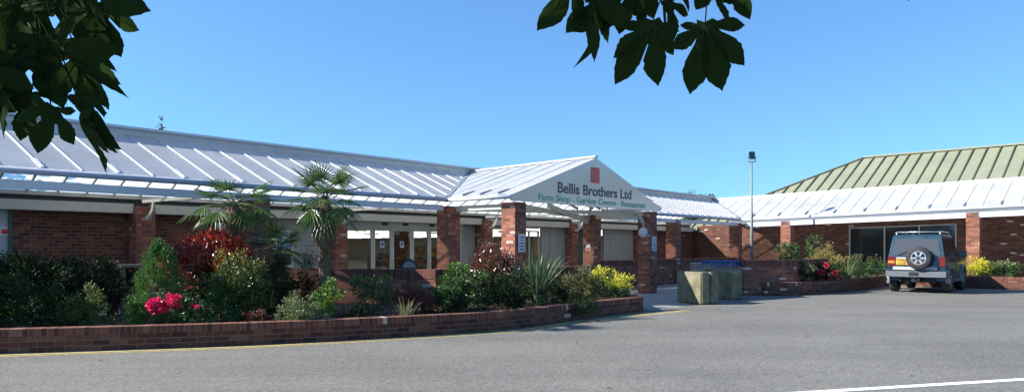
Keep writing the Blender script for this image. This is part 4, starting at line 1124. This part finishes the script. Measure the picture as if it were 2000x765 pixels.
# mulch litter and small ground plants between the shrubs
gc = MB(); rg = random.Random(101); n_ = 0
inn2 = offset_path(main_path, -.35)
while n_ < 5200:
    p = rg.choice(inn2); q = rg.choice(inn2[20:]); b_ = p + Vector((rg.uniform(-.6, .6), rg.uniform(0, 2.3) ** 1.0, 0))
    if b_.x < -9 or b_.y < p.y + .02: continue
    n_ += 1; add_leaf(gc, Vector((b_.x, b_.y, .262 + rg.random() ** 3 * .07)), rnd_dir(rg) * .6 + Vector((0, 0, .25)), rnd_dir(rg), rg.uniform(.02, .06), .02)
gc.uv = []; L['litter'] = leaf_mat('fallen_leaf_litter', [(0, (.03, .02, .012)), (.5, (.10, .06, .035)), (.8, (.05, .09, .02)), (1, (.25, .18, .10))], .8)
tag(gc.build('ground_cover', L['litter']), 'leaf litter and sprigs scattered over the mulch', 'leaf litter', kind='stuff')
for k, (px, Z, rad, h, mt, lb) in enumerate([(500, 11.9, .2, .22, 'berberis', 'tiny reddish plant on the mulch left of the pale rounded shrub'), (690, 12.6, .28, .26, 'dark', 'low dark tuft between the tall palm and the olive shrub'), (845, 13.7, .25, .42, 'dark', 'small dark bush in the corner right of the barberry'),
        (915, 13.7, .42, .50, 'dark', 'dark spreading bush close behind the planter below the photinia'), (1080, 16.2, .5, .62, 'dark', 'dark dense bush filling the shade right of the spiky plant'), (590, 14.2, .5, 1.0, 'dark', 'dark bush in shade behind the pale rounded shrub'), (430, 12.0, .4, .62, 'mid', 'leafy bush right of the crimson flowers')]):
    shrub('low_shrub', PT(px, Z), (rad, rad * .8), h, int(5200 * rad * (h + .3)), .05, [L[mt]], lb, 40, .45, seed=110 + k, shape='dome')
# palms
def fan(mb, hub, d, up_, r, rg, n=20, spread=1.9, droop=.25):
    d = d.normalized(); x = d.cross(up_)
    if x.length < 1e-3: x = Vector((1, 0, 0))
    x.normalize(); nrm = x.cross(d).normalized()
    for k in range(n):
        a = (k / (n - 1) - .5) * 2 * spread; l = r * (1 - .28 * abs(a / spread) ** 2) * rg.uniform(.9, 1.05)
        dd = d * math.cos(a) + x * math.sin(a); side = (x * math.cos(a) - d * math.sin(a))
        w = r * .062; i0 = len(mb.v); seg = 4
        for s in range(seg + 1):
            t = s / seg; q = hub + dd * l * t + nrm * (-.05 * r * t) + Vector((0, 0, -droop * r * t * t * (1.2 if t > .8 else 1)))
            hw = w * (.35 + t * 1.3 if t < .5 else (1 - t) * 2 * .95 + .06) * .5
            mb.v.extend([tuple(q - side * hw), tuple(q + nrm * hw * .6), tuple(q + side * hw)])
        for s in range(seg):
            for e in (0, 1): a_ = i0 + s * 3 + e; mb.f.append((a_, a_ + 1, a_ + 4, a_ + 3)); mb.mi.append(mb.cur)
def palm(c, zc, zb, fr, label, seed, n=20, r=.42, pet=.42, trunk_r=.1, dead=6, lean=(0, 0), el_lo=-.75, el_hi=1.15, fixed=()):
    rg = random.Random(seed); c = Vector((c[0], c[1], 0)); root = empty('palm_tree', (c.x, c.y, zb), label, 'palm tree', 'fan palms in the planter')
    top = c + Vector((lean[0], lean[1], zc))
    t = MB(); N_ = 14; pts = []; rd = []
    for i in range(N_ + 1):
        f = i / N_; pts.append(c.lerp(top, f) * 1.0 if False else Vector((c.x + lean[0] * f, c.y + lean[1] * f, zb - .05 + (zc - zb - .02) * f))); rd.append(trunk_r * (1.0 + .25 * math.sin(i * 2.1) * .5 + (.45 if .62 < f < .97 else 0)))
    t.tube(pts, rd, 12)
    for i in range(220):                                         # fibre stubs
        f = rg.random() ** .7; a = rg.uniform(0, 2 * PI); p = Vector((c.x + lean[0] * f, c.y + lean[1] * f, zb + (zc - zb) * f)); d = Vector((math.cos(a), math.sin(a), 0))
        q = p + d * trunk_r * (1.0 if f < .6 else 1.35); add_leaf(t, q, d * .6 + Vector((0, 0, rg.uniform(-.9, .6))), d, rg.uniform(.06, .16), .035)
    t.uv = []; t.build('trunk', MT['fibre'], root)
    fixed = list(fixed)
    for i in range(n):
        a = 2 * PI * i * .382 + rg.uniform(-.2, .2); el = el_hi - (el_hi - el_lo) * (i + .5) / n + rg.uniform(-.12, .12)
        if i < len(fixed): a, el = fixed[i]
        d = Vector((math.cos(a) * math.cos(el), math.sin(a) * math.cos(el), math.sin(el)))
        pl_ = pet * rg.uniform(.8, 1.1); p0 = top; p1 = top + d * pl_ * .5 + Vector((0, 0, .02)); p2 = top + d * pl_ + Vector((0, 0, -.03))
        f = MB(); f.cur = 1; f.tube([p0, p1, p2], [.012, .009, .007], 5); f.cur = 0
        fan(f, p2, (d + Vector((0, 0, -.12))), Vector((0, 0, 1)) if abs(d.z) < .93 else Vector((0, -1, 0)), r * rg.uniform(.88, 1.1), rg, droop=.07 + .25 * (el < .0))
        f.uv = []; f.build('frond', [L['palm'], MT['stem']], root)
    for i in range(dead):
        a = rg.uniform(0, 2 * PI); d = Vector((math.cos(a) * .35, math.sin(a) * .35, -.9)); f = MB()
        p2 = top + Vector((0, 0, -.1)) + d * pet * .8; f.tube([top + Vector((0, 0, -.05)), p2], .008, 5); fan(f, p2, d, Vector((math.cos(a), math.sin(a), .1)), r * .8, rg, 16, .7, .15)
        f.uv = []; f.build('dead_frond', L['palm_dead'], root)
    return root
palm(PT(634, 13.1), 2.34, .26, 20, 'tall fan palm with shaggy trunk in front of the glass doors', 51, n=24, r=.44, pet=.42, trunk_r=.105, dead=7)
palm(PT(458, 13.1), 2.24, .26, 20, 'left fan palm with wide crown above the red bush', 52, n=20, r=.46, pet=.46, trunk_r=.10, dead=3, el_hi=.8, el_lo=-.5)
palm(PT(545, 13.5), 1.45, .26, 14, 'small low fan palm in shade between the two tall palms', 53, n=14, r=.36, pet=.36, trunk_r=.08, dead=2, el_hi=1.1, el_lo=-.4)

# right bed
Z3 = .33
shrub('evergreen_shrub', PT(1540, 23.3), (.36, .33), 1.36, 2600, .07, [L['dark'], L['mid']], 'dark bushy shrub standing up beside the lit wing pillar', 50, .5, seed=61, z0=Z3, topmat=.7)
shrub('young_tree', PT(1592, 27.3), (.42, .4), 1.65, 900, .085, [L['mid']], 'thin leggy green shrub against the wing wall', 26, .5, seed=62, z0=Z3)
shrub('spiraea', PT(1612, 26.0), (.62, .5), 1.15, 3600, .06, [L['olive'], L['ochre']], 'orange tinged bush behind the red flowers', 70, .45, seed=63, z0=Z3, topmat=.5)
shrub('spiraea', PT(1642, 25.4), (.28, .28), 1.1, 1500, .06, [L['olive'], L['ochre']], 'small upright yellowish bush left of the long window', 30, .45, seed=64, z0=Z3, topmat=.5)
shrub('evergreen_shrub', PT(1567, 23.2), (.36, .33), .72, 1600, .06, [L['dark'], L['silver']], 'variegated pale topped bush at the near end of the curved planter', 35, .5, seed=65, z0=Z3, topmat=.6)
r_ = shrub('rhododendron', PT(1612, 24.0), (.60, .42), .62, 2600, .06, [L['dark']], 'dark bush with several red blooms on the curved planter', 50, .5, seed=66, z0=Z3)
for k, (px, y, r) in enumerate([(1614, 517, .10), (1604, 531, .11), (1630, 533, .10), (1590, 524, .07), (1621, 546, .08), (1641, 541, .06), (1598, 527, .06)]):
    Z = 23.75; p = G(px, Z); bloom(r_, (p.x, p.y, ZH(y, Z)), r, L['petal_red'], 90, 80 + k)
blades('phormium', PT(1655, 24.9), 40, .8, .05, L['silver'], 'pale strap leaved clump right of the red blooms', 1.1, Z3, seed=67)
shrub('juniper', PT(1688, 26.0), (.72, .5), .82, 4600, .06, [L['mid'], L['olive']], 'spreading green juniper below the long dark window', 70, .35, seed=68, z0=Z3, topmat=.75)
shrub('golden_shrub', PT(1905, 27.4), (.55, .42), .72, 3200, .06, [L['fresh'], L['yellow']], 'bright yellow green bush just right of the parked car', 55, .5, seed=69, z0=Z3, topmat=.35)
shrub('evergreen_shrub', PT(1960, 27.0), (.62, .45), .60, 3600, .06, [L['mid'], L['silver']], 'round green bush at the right edge by the wing pillar', 60, .5, seed=70, z0=Z3, topmat=.75)

# tiny plant on the ridge and tree tops beyond the roof
pr = M.P(M.U(313, VR), VR, ZR + .15)
shrub('roof_weed', (pr.x, pr.y, 0), (.06, .05), .34, 70, .07, [L['mid']], 'small weed sprouting from the long roof ridge', 9, .4, cat='weed', z0=ZR + .13, seed=71, stems=2)
def far_tree(px, Z, h, r, label, seed, n=60, leaf=.16):
    p = G(px, Z) if px is not None else Vector(Z); rg = random.Random(seed); root = empty('tree', (p.x, p.y, 0), label, 'tree')
    t = MB(); t.tube([(p.x, p.y, 0), (p.x + .1, p.y, h * .5), (p.x, p.y, h * .9)], [.22, .16, .05], 8)
    for k in range(7):
        a = rg.uniform(0, 6.28); z = h * rg.uniform(.45, .8); t.tube([(p.x, p.y, z), (p.x + math.cos(a) * r * .7, p.y + math.sin(a) * r * .7, z + r * .5)], [.06, .02], 5)
    t.build('trunk', MT['bark'], root)
    mb = MB()
    for i in range(n):
        d = rnd_dir(rg); c_ = Vector((p.x, p.y, h - r)) + d * r * rg.uniform(.4, 1)
        for j in range(60): add_leaf(mb, c_ + rnd_dir(rg) * r * .28 * rg.random() ** .4, rnd_dir(rg), rnd_dir(rg), leaf, leaf * .65)
    mb.uv = []; mb.build('crown', L['mid'], root)
far_tree(1352, 62, ZH(376, 62), 1.5, 'distant tree top just showing above the middle roof ridge', 91)
far_tree(1384, 50, ZH(379, 50), .8, 'small distant tree top at the corner where two roofs meet', 92)

far_tree(None, (-15.6, 13.5, 0), 6.4, 3.1, 'unseen bushy tree added beyond the left end of the planter to shade the shrubs', 93, 420, .30)  # out of view, added to cast shade on the far left shrubs
# ------------------------------------------------------------------ overhanging tree with big lobed leaves
def leaf_outline(rg, lobes=None):
    lobes = lobes or [(-104, .50, .6), (-52, .84, .82), (0, 1.0, 1), (52, .86, .82), (104, .53, .6)]
    pts = []
    for ang, ln, wk in lobes:
        a = math.radians(ang + rg.uniform(-4, 4)); ln *= rg.uniform(.93, 1.05)
        side = [(.30, .12), (.42, .185), (.55, .245), (.60, .23), (.68, .25), (.73, .215), (.80, .19), (.84, .145), (.91, .09), (.94, .05), (1.0, 0)]
        seq = [(t, -w) for t, w in side] + [(t, w) for t, w in reversed(side[:-1])]
        for t, w in seq:
            w *= wk * .86 * rg.uniform(.95, 1.05) * min(1, ln / .7); x, y = t * ln, w
            pts.append((math.cos(a) * x - math.sin(a) * y, math.sin(a) * x + math.cos(a) * y))
    pts.append((-.10, .10)); pts.append((-.05, 0)); pts.append((-.10, -.10))
    return pts
def maple_leaf(mb, hub, ex, ey, size, rg, curl=.25, twist=0, lobes=None):
    """ex: direction of the main lobe, ey: sideways, leaf normal = ex x ey"""
    ex = ex.normalized(); ey = (ey - ex * ey.dot(ex)).normalized(); nz = ex.cross(ey)
    o = leaf_outline(rg, lobes); n = len(o); rings = (.3, .62, 1.0); ph = rg.uniform(0, 6)
    def P_(x, y, off=0):
        r = math.hypot(x, y); k = -curl * r * r + .07 * math.sin(y * 7 + ph) + twist * x * y + .05 * math.sin(x * 6 + ph)
        return hub + (ex * x + ey * y + nz * (k + off)) * size
    i0 = len(mb.v); mb.v.append(tuple(P_(0, 0)))
    for s in rings: mb.v.extend([tuple(P_(x * s, y * s)) for x, y in o])
    for k in range(n):
        k2 = (k + 1) % n
        mb.f.append((i0, i0 + 1 + k, i0 + 1 + k2)); mb.mi.append(0)
        for q in range(len(rings) - 1):
            a = i0 + 1 + q * n; b = a + n; mb.f.append((a + k, b + k, b + k2, a + k2)); mb.mi.append(0)
    for ang, ln in ([(l_[0], l_[1] * .9) for l_ in lobes] if lobes else ((-104, .45), (-52, .76), (0, .93), (52, .78), (104, .45))):    # veins on both faces
        a = math.radians(ang); prev = None
        for off in (.008, -.008):
            j0 = len(mb.v); m_ = 6
            for k in range(m_ + 1):
                t = k / m_ * ln; w = .012 * (1 - k / m_) + .002; x, y = math.cos(a) * t, math.sin(a) * t
                mb.v.extend([tuple(P_(x - math.sin(a) * w, y + math.cos(a) * w, off)), tuple(P_(x + math.sin(a) * w, y - math.cos(a) * w, off))])
            for k in range(m_): b = j0 + 2 * k; mb.f.append((b, b + 1, b + 3, b + 2)); mb.mi.append(1)
rg = random.Random(77)
tree = empty('overhanging_tree', (-2.9, .9, 0), 'tree with big lobed maple like leaves overhanging the top of the view', 'tree')
t = MB(); t.tube([(-2.9, .9, 0), (-2.85, .95, 1.2), (-2.9, 1.0, 2.6), (-2.7, 1.0, 4.2)], [.16, .13, .12, .06], 12); t.build('trunk', MT['bark'], tree, smooth=True)
b_ = MB()
b_.tube([(-2.9, 1.0, 2.5), (-2.0, 1.2, 2.75), (-1.2, 1.35, 2.6), (-.2, 1.45, 2.48), (.6, 1.5, 2.35), (1.3, 1.5, 2.25)], [.05, .04, .03, .02, .014, .006], 8)
b_.tube([(-2.0, 1.2, 2.75), (-1.5, 1.35, 2.3), (-1.1, 1.42, 2.0), (-.98, 1.42, 1.86)], [.02, .012, .007, .004], 6)
b_.tube([(-.2, 1.45, 2.48), (.2, 1.5, 2.2), (.28, 1.5, 2.05)], [.01, .006, .003], 6)
b_.build('branch', MT['bark'], tree, smooth=True)
def PX(px, py, Z): return Vector((ray(px) * Z, Z, ZH(py, Z)))
hero = [  # hub px, py, radius px, direction of the main lobe in the picture (degrees from straight down, + right), depth, sideways tilt (1 = flat to the view), curl
    (1377, 50, 140, 0, 1.5, 1.0, .06, [(-95, .36, .6), (-52, .56, .7), (-13, .93, .85), (19, 1.0, .9), (50, .86, .75), (88, .58, .6)]), (1272, 48, 132, 0, 1.46, .98, .06, [(-85, .45, .6), (-47, .80, .7), (-27, 1.0, .85), (9, .90, .8), (42, .60, .7), (80, .45, .6)]), (1166, -6, 120, -14, 1.5, .62, .3), (1176, 10, 118, -3, 1.56, .5, .35),
    (1120, -38, 112, -28, 1.48, .75, .2), (1232, -20, 92, -12, 1.55, .9, .2), (1210, -30, 100, -20, 1.6, .9, .2), (1438, -44, 88, 12, 1.6, .7, .2), (1392, -30, 85, 20, 1.62, .9, .1), (1335, -52, 80, 5, 1.6, .8, .1),
    (1306, 5, 70, 8, 1.6, .35, .2), (1262, -40, 80, 10, 1.62, .9, .1), (1776, -72, 77, 4, 1.5, .8, .1),
    (150, -45, 150, 62, 1.40, .8, .1), (120, -10, 150, 45, 1.45, .8, .15), (60, -25, 170, 10, 1.5, 1, .1), (20, 10, 150, -10, 1.48, 1, .1), (-20, 60, 150, 10, 1.5, 1, .1),
    (128, 92, 150, 38, 1.38, .7, .25), (150, 110, 118, 30, 1.42, .5, .25), (80, 70, 150, 20, 1.44, 1, .15), (30, 110, 120, 10, 1.42, .9, .1), (-10, 130, 120, 10, 1.4, .9, .1),
    (100, 212, 95, -22, 1.36, 1, .2), (150, 190, 130, 22, 1.38, .6, .3), (172, 232, 122, 2, 1.36, .38, .35), (60, 185, 90, -10, 1.42, .9, .15), (-12, 185, 85, 10, 1.4, .8, .1), (185, 20, 100, 28, 1.44, .8, .2), (165, 60, 90, 25, 1.5, .8, .2),
]
for k, (px, py, r, ang, Z, flat, curl, *lb_) in enumerate(hero):
    hub = PX(px, py, Z); a = math.radians(ang); ex = Vector((math.sin(a), rg.uniform(-.22, .22), -math.cos(a)))
    side = Vector((math.cos(a) * flat, (1 - flat ** 2) ** .5 * rg.choice((-1, 1)) if flat < 1 else rg.uniform(-.15, .15), math.sin(a) * flat))
    mb = MB(); maple_leaf(mb, hub, ex, side, r / FPX * Z, rg, curl, rg.uniform(-.1, .1), lb_[0] if lb_ else None)
    st = hub + Vector((rg.uniform(-.05, .05) - (.05 if px < 400 else 0), .02, .16)); mb.cur = 0; mb.tube([hub, hub.lerp(st, .5) + Vector((.01, 0, 0)), st], [.0013, .0015, .002], 5)
    mb.uv = []; mb.build('leaf', [L['maple'], L['vein']], tree)
mb = MB()                                                         # rest of the crown, above the view
for k in range(1150):
    for _ in range(40):
        p = Vector((rg.uniform(-4.2, 1.7), rg.uniform(.35, 2.5), rg.uniform(2.3, 4.3)))
        if p.z > EYE + .345 * p.y + .30 and ((p.x + 1.3) / 3.0) ** 2 + ((p.z - 3.1) / 1.4) ** 2 < 1: break
    d = rnd_dir(rg); d.z = -abs(d.z) - .3
    m_ = len(mb.v); 
    ex = d.normalized(); ey = rnd_dir(rg); ey = (ey - ex * ey.dot(ex)).normalized(); s = rg.uniform(.09, .14)
    o = [(0, 0), (-.1, .25), (.1, .6), (.35, .35), (.75, .6), (.6, .2), (1, 0), (.6, -.2), (.75, -.6), (.35, -.35), (.1, -.6), (-.1, -.25)]
    nz = ex.cross(ey)
    mb.v.extend([tuple(p + (ex * x + ey * y - nz * .3 * (x * x + y * y)) * s) for x, y in o])
    for q in range(1, 11): mb.f.append((m_, m_ + q, m_ + q + 1)); mb.mi.append(0)
mb.uv = []; mb.build('crown', L['maple'], tree)

# ------------------------------------------------------------------ litter on the road
lt = MB()
for px, y, s in ((1575, 656, .05), (1127, 669, .02), (195, 703, .03), (1190, 757, .03), (970, 662, .012), (1780, 734, .02)):
    Z = EYE * FPX / (y - HOR); p = G(px, Z); a = Vector((s, s * .3, 0)); 
    lt.hexa([p + Vector((-s, -s * .5, .004)), p + Vector((s, -s * .3, .004)), p + Vector((s * .8, s * .5, .004)), p + Vector((-s * .7, s * .4, .004)), p + Vector((-s * .7, -s * .3, .02)), p + Vector((s * .7, -s * .2, .012)), p + Vector((s * .6, s * .3, .015)), p + Vector((-s * .5, s * .3, .018))])
tag(lt.build('litter', MT['wood']), 'scattered small stones and scraps on the asphalt', 'litter', kind='stuff')

# ------------------------------------------------------------------ light
ELEV, AZ = math.radians(32), math.radians(-98)                   # azimuth from +Y, clockwise positive
s_dir = Vector((math.sin(AZ) * math.cos(ELEV), math.cos(AZ) * math.cos(ELEV), math.sin(ELEV)))
sun = bpy.data.lights.new('sun', 'SUN'); sun.energy = 5; sun.angle = math.radians(.53); sun.color = (1, .955, .88)
so = bpy.data.objects.new('sun', sun); COL.objects.link(so); so.rotation_euler = s_dir.to_track_quat('Z', 'Y').to_euler(); so.location = (-20, 0, 30)
wd = bpy.data.worlds.new('World'); sc.world = wd; wd.use_nodes = True; nt = wd.node_tree
sky = nt.nodes.new('ShaderNodeTexSky'); sky.sky_type = 'NISHITA'; sky.sun_disc = False; sky.sun_elevation = ELEV; sky.sun_rotation = AZ % (2 * PI)
sky.air_density = 1.0; sky.dust_density = .0; sky.ozone_density = 3.0; sky.altitude = 0
tcw = nt.nodes.new('ShaderNodeTexCoord'); ad = nt.nodes.new('ShaderNodeVectorMath'); ad.operation = 'ADD'; ad.inputs[1].default_value = (0, 0, .13)
nt.links.new(tcw.outputs['Generated'], ad.inputs[0]); nrm = nt.nodes.new('ShaderNodeVectorMath'); nrm.operation = 'NORMALIZE'; nt.links.new(ad.outputs[0], nrm.inputs[0]); nt.links.new(nrm.outputs[0], sky.inputs[0])
tint_ = nt.nodes.new('ShaderNodeMix'); tint_.data_type = 'RGBA'; tint_.blend_type = 'MULTIPLY'; tint_.inputs[0].default_value = 1; tint_.inputs[7].default_value = (.74, 1.04, 1.2, 1)
bg = nt.nodes['Background']; bg.inputs[1].default_value = .098; nt.links.new(sky.outputs[0], tint_.inputs[6]); nt.links.new(tint_.outputs[2], bg.inputs[0])
sc.view_settings.view_transform = 'Standard'; sc.view_settings.look = 'None'; sc.view_settings.gamma = 1; sc.view_settings.exposure = 1.15
sc.render.engine = 'CYCLES'; sc.cycles.max_bounces = 8; sc.cycles.transparent_max_bounces = 12
sc.render.resolution_x = 1024; sc.render.resolution_y = 391
